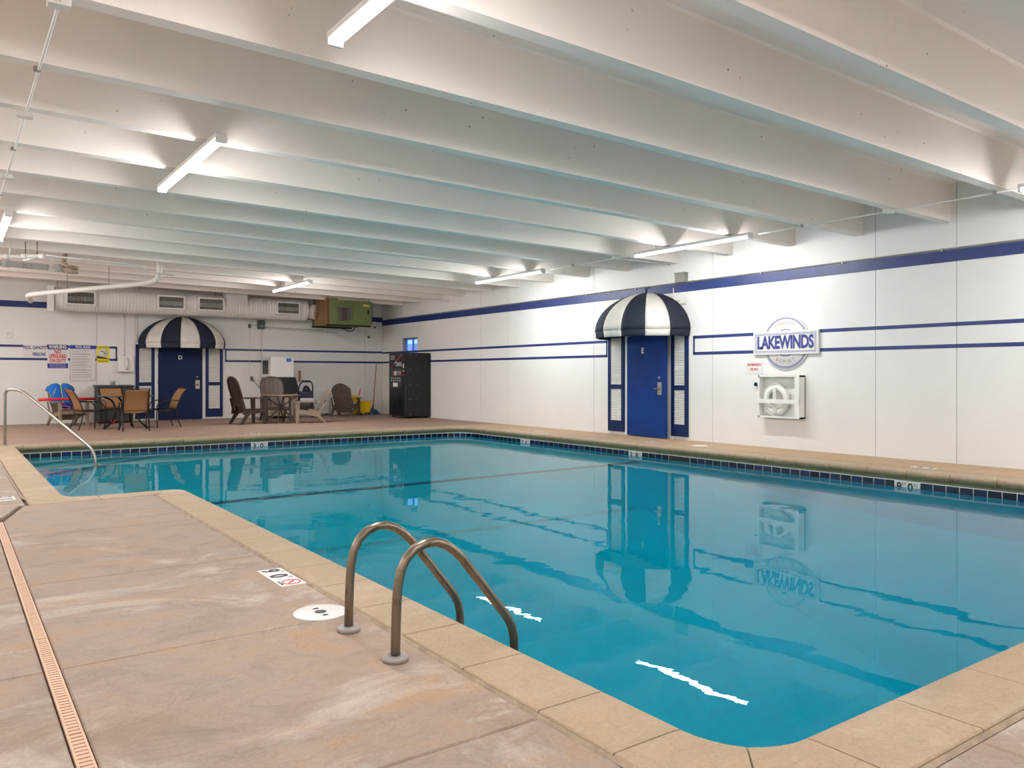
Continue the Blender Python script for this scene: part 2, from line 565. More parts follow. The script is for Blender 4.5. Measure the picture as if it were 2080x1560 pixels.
# ceiling
mb = MB()
mb.add([(XL, YF, zs(XL) + HS), (XR + .2, YF, zs(XR) + HS), (XR + .2, YB + .2, zs(XR) + HS), (XL, YB + .2, zs(XL) + HS),
        (XL, YF, zs(XL) + HS + .1), (XR + .2, YF, zs(XR) + HS + .1), (XR + .2, YB + .2, zs(XR) + HS + .1), (XL, YB + .2, zs(XL) + HS + .1)],
       [(0, 1, 2, 3), (4, 7, 6, 5), (0, 4, 5, 1), (1, 5, 6, 2), (2, 6, 7, 3), (3, 7, 4, 0)])
ceiling = struct('ceiling', mb, 'ceil')
BEAM_Y = [-3.2, -1.9, -0.6, 0.72, 2.02, 3.30, 4.38, 5.70, 7.03, 8.24, 9.54, 10.85, 12.17, 13.46, 14.76, 16.07, 17.35, 18.66, 19.80, 21.08, 22.30]
for yb in BEAM_Y:
    a, b = yb - 0.14, yb
    prof = [(a - .05, HS + .002), (a - .028, HS - .02), (a, 0.0), (b, 0.0), (b + .028, HS - .02), (b + .05, HS + .002)]
    n = 6
    vs = [(XL, y, zs(XL) + z) for y, z in prof] + [(XR, y, zs(XR) + z) for y, z in prof]
    mb = MB().add(vs, [tuple(range(6)), tuple(range(6, 12))] + [(i, (i + 1) % 6, 6 + (i + 1) % 6, 6 + i) for i in range(6)])
    o = mb.build('ceiling_beam', 'ceil', ceiling)

# right wall: precast panels with sealed joints, a hole for the small window
WY0, WY1, WZ0, WZ1 = 21.22, 22.22, 1.72, 2.40
mb = MB()
mb.box(XR + .03, XR + .2, YF, YB + .2, -.3, 4.2) if False else None
mb.box(XR + .028, XR + .2, YF, WY0, -.3, 4.15)
mb.box(XR + .028, XR + .2, WY1, YB + .3, -.3, 4.15)
mb.box(XR + .028, XR + .2, WY0, WY1, -.3, WZ0)
mb.box(XR + .028, XR + .2, WY0, WY1, WZ1, 4.15)
wall_right = struct('wall_right', mb, 'joint')
JY = [YF, -1.6, 1.7, 5.475, 6.677, 9.858, 13.18, 16.475, 17.73, YB]
for i in range(len(JY) - 1):
    a, b = JY[i] + .004, JY[i + 1] - .004
    p = MB()
    if i == len(JY) - 2:
        p.box(XR, XR + .03, a, WY0, -.05, 4.15); p.box(XR, XR + .03, WY1, b, -.05, 4.15)
        p.box(XR, XR + .03, WY0, WY1, -.05, WZ0); p.box(XR, XR + .03, WY0, WY1, WZ1, 4.15)
    else:
        p.box(XR, XR + .03, a, b, -.05, 4.15)
    p.build('wall_panel', 'wall', wall_right)
# painted blue bands and stripes of the right wall
def rstripe(y0, y1, z0, z1, m='band', name='painted_stripe', th=.003):
    MB().box(XR - th, XR, y0, y1, z0, z1).build(name, m, wall_right)
rstripe(YF, YB, 2.862, 3.028, 'band', 'painted_band', 0.012)
for (a, b) in ((YF, 7.66), (8.88, 10.33), (12.74, YB)):
    rstripe(a, b, 1.945, 2.0)
    rstripe(a, b, 1.635, 1.69)
rstripe(10.29, 10.33, 1.64, 1.995)
rstripe(12.74, 12.78, 1.64, 1.995)

# back wall
mb = MB().box(XL, XR + .2, YB + .028, YB + .2, -.3, 4.15)
wall_back = struct('wall_back', mb, 'joint')
JX = [XL, -0.2, 3.27, 4.20, 7.66, 11.0, XR]
for i in range(len(JX) - 1):
    MB().box(JX[i] + .004, JX[i + 1] - .004, YB, YB + .03, -.05, 4.15).build('wall_panel', 'wall', wall_back)
def bstripe(x0, x1, z0, z1, m='band', name='painted_stripe', th=.003):
    MB().box(x0, x1, YB - th, YB, z0, z1).build(name, m, wall_back)
bstripe(XL, XR, 2.975, 3.13, 'band', 'painted_band', .012)
for (a, b) in ((XL, 3.76), (6.60, XR)):
    bstripe(a, b, 1.962, 2.02)
    bstripe(a, b, 1.632, 1.69)
bstripe(3.72, 3.76, 1.64, 2.015)
bstripe(6.60, 6.64, 1.64, 2.015)
struct('wall_left', MB().box(XL - .2, XL, YF, YB + .2, -.3, 4.3), 'wall')
struct('wall_front', MB().box(XL - .2, XR + .2, YF - .2, YF, -.3, 4.3), 'wall')

# small window low in the right wall behind the vending machine
win = MB().box(XR + .15, XR + .17, WY0, WY1, WZ0, WZ1)
gm = NT('window_glass'); gm.b.inputs['Base Color'].default_value = lin((150, 180, 230)); gm.b.inputs['Roughness'].default_value = 0.05
gm.b.inputs['Transmission Weight'].default_value = 0.9; gm.b.inputs['IOR'].default_value = 1.05
M['winglass'] = gm.m
fr_ = MB()
for (a, b, c, d) in ((WY0, WY0 + .05, WZ0, WZ1), (WY1 - .05, WY1, WZ0, WZ1), (WY0, WY1, WZ0, WZ0 + .05), (WY0, WY1, WZ1 - .05, WZ1), (WY0 + .52, WY0 + .56, WZ0, WZ1)):
    fr_.box(XR + .13, XR + .18, a, b, c, d)
wf = struct('window_1', fr_, 'winframe')
win.build('pane', 'winglass', wf)
# the lightwell outside it, lit by the sky
yard = MB()
yard.box(XR + 1.1, XR + 1.2, WY0 - 1.6, WY1 + 2.2, .4, 2.3)
yd = struct('wall_exterior', yard, 'white')

# ------------------------------------------------------------------ pool outline
ROUT = []   # pieces: straight (p, q) or arc
V = [((2.14, 1.66), .28), ((10.26, 1.66), .5), ((10.26, 16.5), .52), ((1.0, 16.5), .12), ((1.0, 9.27), .28), ((2.14, 9.27), .15)]
CW = 0.345
def outline():
    """returns list of segments; each is a list of (inner point, outer point, normal)"""
    segs = []
    n = len(V)
    info = []
    for i in range(n):
        p = Vector(V[i][0]); r = V[i][1]
        a = (Vector(V[i - 1][0]) - p).normalized(); b = (Vector(V[(i + 1) % n][0]) - p).normalized()
        info.append((p, r, p + a * r, p + b * r, p + a * r + b * r))
    ends = []
    for i in range(n):
        p, r, s0, s1, c = info[i]
        a = (s0 - p).normalized(); b = (s1 - p).normalized()
        reent = (p - s0).x * (s1 - p).y - (p - s0).y * (s1 - p).x < 0
        ends.append((p + a * CW, p + b * CW) if reent else (s0, s1))
    for i in range(n):
        p, r, s0, s1, c = info[i]
        d0 = (p - s0).normalized(); d1 = (s1 - p).normalized()
        cross = d0.x * d1.y - d0.y * d1.x
        arc = []
        N = 8
        n0 = Vector((d0.y, -d0.x)); n1 = Vector((d1.y, -d1.x))
        for k in range(N + 1):
            tt = k / N * PI / 2
            nn = (n0 * math.cos(tt) + n1 * math.sin(tt))
            if cross > 0:
                inner = c + nn * r
                h = r + CW
                s = h / max(abs(nn.x), abs(nn.y))
                outer = c + nn * s
            else:
                inner = c - nn * r       # deck corner jutting into the pool
                outer = p + (n0 + n1) * CW
            arc.append((inner, outer, nn))
        if cross < 0:
            cor = p + (n0 + n1) * CW
            arc = [(ends[i][0], cor, n0)] + arc + [(ends[i][1], cor, n1)]
            s1 = ends[i][1]
        segs.append(('arc', arc))
        q = ends[(i + 1) % n][0]
        L = (q - s1).length
        segs.append(('line', [(s1, s1 + n1 * CW, n1), (q, q + n1 * CW, n1)], L, d1, n1))
    return segs
SEGS = outline()
inner_poly = []
outer_poly = []
for s in SEGS:
    if s[0] == 'arc':
        inner_poly += [p[0] for p in s[1]]
# ------------------------------------------------------------------ floor slabs
floor = struct('floor', MB().box(XL, 0.95, YF, YB, -.30, -.03)
               .box(0.95, 2.08, YF, 8.95, -.30, -.03).box(2.08, XR + .03, YF, 1.30, -.30, -.03)
               .box(10.60, XR + .03, 1.30, YB, -.30, -.03).box(0.95, 10.6, 16.86, YB, -.30, -.03), 'grout_dark')
def slab(poly, m, top=0.0, g=.004, bev=.006):
    """a deck slab with eased edges"""
    c = Vector((sum(p[0] for p in poly) / len(poly), sum(p[1] for p in poly) / len(poly)))
    def inset(d):
        out = []
        n = len(poly)
        for i in range(n):
            p = Vector(poly[i]); a = (p - Vector(poly[i - 1])).normalized(); b = (Vector(poly[(i + 1) % n]) - p).normalized()
            na = Vector((-a.y, a.x)); nb = Vector((-b.y, b.x))
            k = na + nb
            k = k / max(k.length_squared / 2, 1e-6)
            out.append(p + k * d)
        return out
    r0 = inset(g); r1 = inset(g + bev)
    n = len(poly)
    vs = [(p.x, p.y, -.05) for p in r0] + [(p.x, p.y, top - bev) for p in r0] + [(p.x, p.y, top) for p in r1]
    fs = [tuple(range(2 * n, 3 * n)), tuple(reversed(range(n)))]
    for i in range(n):
        j = (i + 1) % n
        fs += [(i, j, n + j, n + i), (n + i, n + j, 2 * n + j, 2 * n + i)]
    return MB().add(vs, fs).build('deck_slab', m, floor)
def rect(x0, x1, y0, y1):
    return [(x0, y0), (x1, y0), (x1, y1), (x0, y1)]
DX0, DX1 = .338, .396                       # trench drain
OX = 2.14 - CW
rows = [-4.2, -2.5, -.9, .75, 2.30, 3.86, 5.50, 7.20]
cols_left = [XL, -2.6, -1.25, DX0]
for i in range(len(rows) - 1):
    for j in range(3):
        slab(rect(cols_left[j], cols_left[j + 1], rows[i], rows[i + 1]), 'deck')
    if rows[i] >= 2.3:
        slab(rect(DX1, OX - .035, rows[i], rows[i + 1]), 'deck')
slab(rect(DX1, OX - .035, .75, 2.30), 'deck')
slab([(DX1, 7.20), (OX - .035, 7.20), (OX - .035, 8.885), (.60, 8.885), (DX1, 8.02)], 'deck')
slab([(cols_left[2], 7.20), (DX0, 7.20), (DX0, 8.02), (.57, 8.92), (cols_left[2], 8.92)], 'deck')
for j in range(2):
    slab(rect(cols_left[j], cols_left[j + 1], 7.20, 8.92), 'deck')
xs = [DX1, 1.76, 3.36, 4.96, 6.56, 8.16, 9.76, XR]
for r in range(3):
    y0, y1 = (-4.2, -2.5, -.9, .75)[r:r + 2]
    for j in range(len(xs) - 1):
        slab(rect(xs[j], xs[j + 1], y0, y1), 'deck')
xs2 = [1.76, 2.87, 3.98, 5.09, 6.2, 7.31, 8.42, 9.53, 10.64]
for j in range(len(xs2) - 1):
    slab(rect(xs2[j], xs2[j + 1], .75, 1.28), 'deck')
yy = 8.92
while yy < 16.85:
    y1 = min(yy + 1.6, 16.9)
    slab(rect(-1.25, 1.0 - CW - .03, yy, y1), 'deck')
    slab(rect(XL, -1.25, yy, y1), 'deck')
    yy = y1
ys = [.75, 1.81, 2.87, 3.92, 4.97, 6.00, 7.07, 8.13, 9.2, 10.25, 11.3, 12.35, 13.4, 14.45, 15.5, 16.9]
for i in range(len(ys) - 1):
    slab(rect(10.64, XR, ys[i], ys[i + 1]), 'deck_right')
fx = [XL, -2.0, 0.0, 1.96, 3.92, 5.85, 7.8, 9.75, XR]
fy = [16.9, 18.3, 20.0, 21.8, YB]
for i in range(len(fx) - 1):
    for j in range(len(fy) - 1):
        slab(rect(fx[i], fx[i + 1], fy[j], fy[j + 1]), 'deck_far')

# trench drain: sections of slotted plastic grate
drain = thing('trench_drain', 'long narrow beige slotted drain set in the near deck', 'drain', (0, 0, 0))
MB().box(DX0, DX1, -4.2, 8.02, -.12, -.028).build('channel', 'drain_dark', drain)
sec = MB()
SL = 1.22
sec.box(.002, .010, .002, SL - .002, -.022, .001); sec.box(.048, .056, .002, SL - .002, -.022, .001)
k = 0
pitch = .0305
nb = int(SL / pitch)
for k in range(nb):
    y0 = .002 + k * (SL - .004) / nb
    sec.box(.010, .048, y0, y0 + (SL - .004) / nb - .009, -.014, 0.0)
sme = sec.mesh('drain_grate', 'drain')
for i in range(10):
    inst(sme, 'drain_grate', drain, T(DX0 + 0.0, 8.02 - (i + 1) * SL, 0))

# ------------------------------------------------------------------ pool basin, coping, tiles
pool = thing('swimming_pool', 'large indoor pool with sandstone coloured coping and navy waterline tiles', 'swimming pool', (0, 0, 0))
prof = [(CW, -.12), (CW, -.006), (CW - .006, 0), (.055, 0), (.028, -.003), (.010, -.012), (.001, -.03), (0, -.05), (.003, -.072), (.014, -.092), (.030, -.104), (.052, -.110), (.052, -.142), (CW, -.142)]
def stone(path):
    """coping stone swept along path of (inner, outer)"""
    m = len(path)
    n = len(prof)
    vs = []
    for a, b in path:
        d = (b - a)
        for (x, z) in prof:
            q = a + d * (x / CW)
            vs.append((q.x, q.y, z))
    fs = [(i * n + k, i * n + (k + 1) % n, (i + 1) * n + (k + 1) % n, (i + 1) * n + k) for i in range(m - 1) for k in range(n)]
    fs += [tuple(range(n)), tuple(reversed(range((m - 1) * n, m * n)))]
    return MB().add(vs, fs)
G = .0035
cache = {}
bead = MB()
for s in SEGS:
    if s[0] == 'line':
        (a, ao, nn), (b, bo, _) = s[1]
        L, d = s[2], s[3]
        if nn.x < -.5 and a.x > 2:      # near long side: joints where the photograph shows them
            cuts = [0]
            y = 8.78
            ystart = a.y
            ycuts = [2.35 + .53 * k for k in range(20) if 2.35 + .53 * k < ystart - .1]
            cuts += sorted([ystart - yy for yy in ycuts])
            cuts.append(L)
            cuts = sorted(set(cuts))
        else:
            nst = max(1, round(L / .545))
            cuts = [L * i / nst for i in range(nst + 1)]
        for i in range(len(cuts) - 1):
            p0 = a + d * (cuts[i] + G); p1 = a + d * (cuts[i + 1] - G)
            stone([(p0, p0 + nn * CW), (p1, p1 + nn * CW)]).build('coping_stone', 'coping', pool)
    else:
        arc = s[1]
        r = (arc[0][0] - arc[-1][0]).length
        parts = [(0, 4), (4, 8)] if len(arc) == 9 and r > .3 else [(0, len(arc) - 1)]
        for (u, v_) in parts:
            pts = [(p[0].copy(), p[1].copy()) for p in arc[u:v_ + 1]]
            for idx, sg in ((0, 1), (-1, -2)):
                dd = (pts[sg][0] - pts[idx][0]).normalized() * G
                do = (pts[sg][1] - pts[idx][1])
                do = do.normalized() * G if do.length > 1e-6 else Vector((0, 0))
                pts[idx] = (pts[idx][0] + dd, pts[idx][1] + do)
            stone(pts).build('coping_stone', 'coping', pool)
# grey mortar core showing in the joints between stones
core = MB()
def ring(off, z, pts=24):
    out = []
    for s in SEGS:
        if s[0] == 'arc':
            for (a, b, nn) in s[1]:
                q = a + (b - a).normalized() * off
                out.append((q.x, q.y, z))
    return out
R0 = ring(.03, -.008); R1 = ring(.03, -.10); R2 = ring(CW - .02, -.008); R3 = ring(.058, -.135)
n = len(R0)
for A, B in ((R0, R1), (R2, R0), (R1, R3)):
    core.add(A + B, [(i, (i + 1) % n, n + (i + 1) % n, n + i) for i in range(n)])
core.build('mortar', 'algae', pool)
# raised sealant bead round the outside of the coping
for off in (.020,):
    bt = []
    A = ring(CW + .004, -.012); Bm = ring(CW + .017, .004); Cc = ring(CW + .030, -.012)
    bd = MB().add(A + Bm, [(i, (i + 1) % n, n + (i + 1) % n, n + i) for i in range(n)], True)
    bd.add(Bm + Cc, [(i, (i + 1) % n, n + (i + 1) % n, n + i) for i in range(n)], True)
    bd.build('joint_bead', 'bead', pool)

TF = .052          # tile face set back from the coping nose
# basin shell
def zb(y):
    if y >= 10.3:
        return -1.02 - (16.5 - y) / 6.2 * .16
    if y >= 5.6:
        return -1.18 - (10.3 - y) / 4.7 * 1.6
    return -2.78
wallring = ring(TF + .012, 0)
basin = MB()
bot = [(x, y, -3.05) for x, y, _ in wallring]
top = [(x, y, -.13) for x, y, _ in wallring]
basin.add(top + bot, [(i, (i + 1) % n, n + (i + 1) % n, n + i) for i in range(n)])
bx0, bx1 = .90, 10.36
yl = [16.6, 10.3, 5.6, 1.55]
fl = []
for y in yl:
    fl += [(bx0, y, zb(y)), (bx1, y, zb(y))]
basin.add(fl, [(0, 1, 3, 2), (2, 3, 5, 4), (4, 5, 7, 6)])
basin.build('basin', 'plaster', pool)
# corner entry steps, diagonal across the shallow corner
for (r, zt) in ((1.45, -.42), (2.0, -.65), (2.55, -.88)):
    x0, y0 = .94, 16.56
    MB().prism([(x0, y0), (x0, y0 - r), (x0 + .12, y0 - r), (x0 + r, y0 - .12), (x0 + r, y0)], -1.25, zt).build('entry_step', 'plaster', pool)
    MB().prism([(x0 + .12, y0 - r - .004), (x0 + r + .004, y0 - .12), (x0 + r - .12, y0 - .12), (x0 + .12, y0 - r + .12)], zt, zt + .004).build('step_edge', 'lane', pool)
MB().add([(1.9, 10.36, zb(10.36) + .004), (10.3, 10.36, zb(10.36) + .004), (10.3, 10.56, zb(10.56) + .004), (1.9, 10.56, zb(10.56) + .004)], [(0, 1, 2, 3)]).build('lane_line', 'lane', pool)
# waterline tiles
TW, TH = .151, .150
tz0, tz1 = -.306, -.156
GB = MB()
wr = ring(TF + .004, 0)
GB.add([(x, y, -.14) for x, y, _ in wr] + [(x, y, -.32) for x, y, _ in wr], [(i, (i + 1) % n, n + (i + 1) % n, n + i) for i in range(n)])
GB.build('grout_band', 'grout', pool)
bm = bmesh.new(); bmesh.ops.create_cube(bm, size=1)
for p in bm.verts:
    p.co = Vector((p.co.x * TW, p.co.y * TH, p.co.z * .008))
bmesh.ops.bevel(bm, geom=bm.edges[:], offset=.0015, segments=1, affect='EDGES')
tme = bpy.data.meshes.new('tile'); bm.to_mesh(tme); bm.free(); tme.materials.append(M['tile'])
def tile_mtx(p, nn, z):      # local x along wall, y up, z towards the water
    zdir = Vector((-nn.x, -nn.y, 0)); xdir = Vector((0, 0, 1)).cross(zdir)
    m = Matrix((( xdir.x, 0, zdir.x, p.x), (xdir.y, 0, zdir.y, p.y), (0, 1, 0, z), (0, 0, 0, 1)))
    return m
MARKS = []     # (point, normal, half width, words)
MARKS.append((Vector((10.312, 5.49)), Vector((1, 0)), .172, ('9', '0')))
MARKS.append((Vector((10.312, 10.555)), Vector((1, 0)), .172, ('3', '9')))
MARKS.append((Vector((10.312, 13.96)), Vector((1, 0)), .172, ('3', '6')))
MARKS.append((Vector((5.33, 16.552)), Vector((0, 1)), .172, ('3', '0')))
SKIM = (Vector((10.312, 9.481)), .22)
def blocked(p, hw):
    for q, nn, w_, _ in MARKS:
        if (p - q).length < w_ + hw - .01:
            return True
    return (p - SKIM[0]).length < SKIM[1] + hw - .01
P = .164
ztile = (tz0 + tz1) / 2
for s in SEGS:
    if s[0] == 'line':
        nn = s[4]; a = s[1][0][0] + nn * TF; d = s[3]; L = s[2]
        vis = nn.x > .5 or nn.y > .5
        if not vis:
            tb = MB()
            k = 0
            while (k + 1) * P < L:
                c = a + d * ((k + .5) * P)
                tb.box(-TW / 2, TW / 2, -TH / 2, TH / 2, -.004, .004, tile_mtx(c, nn, ztile)); k += 1
            tb.build('tile_band', 'tile', pool, kind='stuff')
            continue
        # phase the tiles on the marker of this side
        mk = MARKS[0] if nn.x > .5 else MARKS[3]
        stops = sorted([(q - a).dot(d) for q, n2, w_, _ in MARKS if (n2 - nn).length < .1])
        hws = .172
        start = 0.0
        for st in stops + [None]:
            end = st - hws if st is not None else L
            cnt = int((end - start) / P)
            for k in range(cnt + 1):
                cpos = (end - (k + .5) * P) if st is not None else (start + (k + .5) * P)
                if cpos - P / 2 < start - .001 or cpos + P / 2 > end + .001:
                    # narrow cut piece
                    if st is not None and cpos + P / 2 > start + .02:
                        wdt = cpos + P / 2 - start
                        cc = a + d * (start + wdt / 2)
                        if not blocked(cc, .05):
                            inst(tme, 'tile', pool, tile_mtx(cc, nn, ztile) @ Matrix.Diagonal(((wdt - .006) / TW, 1, 1, 1)))
                    if st is None and cpos - P / 2 < end - .03:
                        wdt = end - (cpos - P / 2)
                        inst(tme, 'tile', pool, tile_mtx(a + d * (end - wdt / 2), nn, ztile) @ Matrix.Diagonal(((wdt - .006) / TW, 1, 1, 1)))
                    continue
                cc = a + d * cpos
                if blocked(cc, TW / 2 - .02):
                    continue
                inst(tme, 'tile', pool, tile_mtx(cc, nn, ztile))
            if st is not None:
                start = st + hws
    else:
        arc = s[1]
        c0 = arc[0][0]; c1 = arc[-1][0]
        if (c0 - Vector((9.76, 1.66))).length < .1:
            for k in range(6):
                an = -PI / 2 + (k + .5) / 6 * PI / 2
                nn = Vector((math.cos(an), math.sin(an)))
                inst(tme, 'tile', pool, tile_mtx(Vector((9.76, 2.16)) + nn * (.5 + TF - .004), nn, ztile) @ Matrix.Diagonal((.88, 1, 1, 1)))
        if (c0 - Vector((10.26, 15.98))).length < .3:
            cen = Vector((10.26 - .52, 16.5 - .52)); R = .52 + TF
            for k in range(6):
                an = (k + .5) / 6 * PI / 2
                nn = Vector((math.cos(an), math.sin(an)))
                inst(tme, 'tile', pool, tile_mtx(cen + nn * (R - .004), nn, ztile) @ Matrix.Diagonal((.91, 1, 1, 1)))
for i, (p, nn, hw, (a, b)) in enumerate(MARKS):
    o = MB().bbox(-hw + .003, hw - .003, -TH / 2, TH / 2, -.004, .005, .0015).build('depth_marker', 'signwhite', pool, label='white marker tiles reading %s FT %s IN' % (a, b))
    o.matrix_local = tile_mtx(p, nn, ztile)
    text(a, .15, 'ink', o, -.105, 0, .0055, off=.004, sx=.95)
    text(b, .15, 'ink', o, .045, 0, .0055, off=.004, sx=.95)
    text('FT', .055, 'ink', o, -.035, .036, .0055)
    text('IN', .055, 'ink', o, .115, .036, .0055)
sk = MB()
sk.box(-.236, .236, -.085, .075, -.03, .004)  # black plate standing in for the shade inside the skimmer opening
o = sk.build('skimmer_mouth_shade', 'black', pool)
o.matrix_local = tile_mtx(SKIM[0], Vector((1, 0)), ztile)

# water body (closed volume, top at the waterline)
WZ = -.225
wp = ring(TF + .03, 0)
water = MB()
nw = len(wp)
water.prism([(x, y) for x, y, _ in wp], -3.2, WZ)
wo = water.build('pool_water', 'water')
wo['kind'] = 'stuff'
tag(wo, 'calm turquoise water filling the indoor pool', 'water')

# ------------------------------------------------------------------ deck markers and lids
def deck_marker(name, label, x, y, rz, a, b, sym=False):
    t_ = thing(name, label, 'depth marker', (x, y, 0), rz)
    ln = .46 if sym else .33
    k = 3 if sym else 2
    for i in range(k):
        MB().bbox(i * .155 + .002, (i + 1) * .155 - .002, 0, .152, -.02, .003, .0015).build('tile', 'signwhite', t_)
    text(a, .15, 'ink', t_, .055, .066, .0035, off=.005)
    text('FT', .04, 'greyink', t_, .11, .125, .0035)
    text(b, .15, 'ink', t_, .205, .066, .0035, off=.005)
    text('IN', .04, 'greyink', t_, .265, .125, .0035)
    if sym:
        MB().torus((.388, .085, .004), .052, .005, 28, 6, sq=.3).box(-.05, .05, -.004, .004, .0036, .0052, T(.388, .085, 0) @ Matrix.Rotation(-.7, 4, 'Z')).build('prohibition_symbol', 'signred', t_)
        MB().prism([(.362, .076), (.412, .094), (.414, .099), (.364, .083)], .0032, .0042).build('diver_print', 'ink', t_)
        text('NO DIVING', .018, 'ink', t_, .388, .018, .0035)
    return t_
deck_marker('depth_marker', 'white deck tiles reading 9 FT 0 IN with no diving symbol', 1.612, 5.06, -PI / 2, '9', '0', True)
deck_marker('depth_marker', 'white deck depth tiles beside the shallow entry corner, far left', .42, 9.66, -PI / 2 + .0, '3', '0')
deck_marker('depth_marker', 'white deck depth tiles above the 9 FT 0 IN waterline marker', 10.80, 5.33, PI / 2, '9', '0')
deck_marker('depth_marker', 'white deck depth tiles in front of blue door E', 10.80, 10.4, PI / 2, '3', '9')
deck_marker('depth_marker', 'white deck depth tiles beside the 3 FT 6 IN waterline marker', 10.80, 13.8, PI / 2, '3', '6')
deck_marker('depth_marker', 'white deck depth tiles behind the 3 FT 0 IN waterline marker', 5.18, 16.92, 0, '3', '0')
lid = thing('skimmer_lid', 'round white plastic lid with two dark slots beside the ladder', 'lid', (1.605, 3.985, 0))
MB().lathe([(.140, -.01), (.140, .003), (.137, .0055), (.02, .0055)], (0, 0, 0), 40).build('cover', 'signwhite', lid)
MB().lathe([(.031, .005), (.031, .0065), (.005, .0065)], (0, 0, 0), 20).build('centre_badge', 'grey', lid, label='dark round badge')
for sgn in (-1, 1):
    MB().box(-.014, .014, -.011, .011, .0045, .0062, T(0, sgn * .066, 0)).build('slot', 'black', lid)
MB().lathe([(.150, -.02), (.150, .0012), (.142, .0016)], (0, 0, 0), 40).build('collar', 'galv', lid)
lid2 = thing('skimmer_lid', 'round white lid on the far deck strip right of door E', 'lid', (10.86, 9.5, 0))
MB().lathe([(.140, -.01), (.140, .003), (.137, .0055), (.02, .0055)], (0, 0, 0), 32).build('cover', 'signwhite', lid2)

# ------------------------------------------------------------------ ladder handrails
def arc_pts(ctrl, k=6, rad=.08):
    """polyline with rounded corners"""
    P_ = [Vector(p) for p in ctrl]
    out = [P_[0]]
    for i in range(1, len(P_) - 1):
        a = (P_[i - 1] - P_[i]); b = (P_[i + 1] - P_[i])
        r = min(rad if not isinstance(rad, (list, tuple)) else rad[i - 1], a.length * .49, b.length * .49)
        s = P_[i] + a.normalized() * r; e = P_[i] + b.normalized() * r
        for j in range(k + 1):
            t_ = j / k
            out.append(s * (1 - t_) ** 2 + P_[i] * 2 * t_ * (1 - t_) + e * t_ ** 2)
    out.append(P_[-1])
    return out
ladder = thing('pool_ladder', 'weathered steel pool ladder with two arched grab rails', 'ladder', (1.6, 3.37, 0))
RAIL = [(1.602, 0), (1.604, .12), (1.608, .24), (1.614, .32), (1.628, .385), (1.655, .44), (1.70, .478), (1.752, .496), (1.805, .496),
        (1.855, .478), (1.90, .446), (1.94, .408), (2.00, .335), (2.06, .262), (2.12, .185), (2.17, .125), (2.205, .078), (2.228, .035), (2.24, -.02), (2.243, -.09), (2.243, -1.35)]
for yy in (3.62, 3.125):
    MB().tube([(x - 1.6, yy - 3.37, z) for x, z in RAIL], .0215, 16).build('rail', 'steel', ladder)
    MB().lathe([(.056, 0), (.056, .018), (.050, .024), (.028, .026)], (0.003, yy - 3.37, 0), 28).build('flange', 'flange', ladder)
for z in (-.45, -.75, -1.05):
    MB().box(.60, .68, -.245, .25, z, z + .03).build('tread', 'steel2', ladder)

# grab rail into the entry steps
rail = thing('hand_rail', 'thin steel handrail sloping into the shallow corner steps', 'handrail', (.85, 16.62, 0))
dirv = Vector((1.22, -1.75, 0))
ctrl = [(0, 0, 0), (0, 0, .985)]
p0 = Vector((0, 0, 0))
ctrl += [tuple(dirv * .10 + Vector((0, 0, 1.0))), tuple(dirv * .20 + Vector((0, 0, .97)))]
ctrl += [tuple(dirv * .97 + Vector((0, 0, -.02))), tuple(dirv * 1.0 + Vector((0, 0, -.75)))]
MB().tube(arc_pts(ctrl, 6, [.16, .1, .1, .16]), .024, 14).build('rail', 'steel2', rail)
MB().lathe([(.05, 0), (.05, .015), (.026, .02)], (0, 0, 0), 20).build('flange', 'flange', rail)

# ------------------------------------------------------------------ strip lights
def strip_light(x, y0, y1, z, label):
    L = y1 - y0
    t_ = thing('strip_light', label, 'light', (x, y0, z), 0, 'ceiling strip lights')
    lens = []
    for k in range(11):
        a = PI + k / 10 * PI
        lens.append((.048 * math.cos(a), .036 * math.sin(a)))
    # lens profile in x-z, extruded along y
    prof_ = [(x_, z_) for x_, z_ in lens]
    n_ = len(prof_)
    vs = [(a, .03, b) for a, b in prof_] + [(a, L - .03, b) for a, b in prof_]
    mb_ = MB().add(vs, [(i, (i + 1) % n_, n_ + (i + 1) % n_, n_ + i) for i in range(n_)] + [tuple(range(n_)), tuple(reversed(range(n_, 2 * n_)))])
    mb_.build('lens', 'lens', t_)
    MB().bbox(-.053, .053, .02, L - .02, .001, .046, .006).build('housing', 'housing', t_)
    for yy in (0, L - .034):
        MB().bbox(-.053, .053, yy, yy + .034, -.044, .048, .008).build('end_cap', 'housing', t_)
    for yy in (L * .2, L * .8):
        if zs(x) - z - .045 > .01:
            MB().cyl((0, yy, .04), (0, yy, zs(x) - z + .3), .004, 6).build('hanger', 'galv', t_)
    return t_
strip_light(2.10, 2.45, 4.98, 3.47, 'glowing strip light nearest the camera at the top')
strip_light(2.10, 7.62, 10.15, 3.47, 'glowing strip light between the pipe run at left and mid ceiling')
strip_light(.71, 12.95, 15.48, 3.48, 'glowing strip light cut by the left picture edge')
strip_light(6.85, 17.6, 20.1, 3.41, 'small far strip light just left of the green heater')
strip_light(10.02, 7.75, 10.25, 3.385, 'strip light above the wall logo, longest on the right')
strip_light(9.96, 12.85, 15.35, 3.385, 'farther strip light in the right-hand row')
strip_light(10.02, 1.5, 4.03, 3.385, 'strip light whose tip shows at the right picture edge')
strip_light(-2.6, 3.4, 5.9, 3.55, 'added unseen strip light over the deck left of the camera')  # fixtures from here down are unseen, added to raise the ambient light
strip_light(-2.6, 9.8, 12.3, 3.55, 'added unseen strip light over the left deck by the left wall')
strip_light(6.0, -2.6, -.1, 3.42, 'added unseen strip light behind the camera over the near deck')
strip_light(-2.6, 17.4, 19.9, 3.55, 'added unseen strip light in the far left corner')
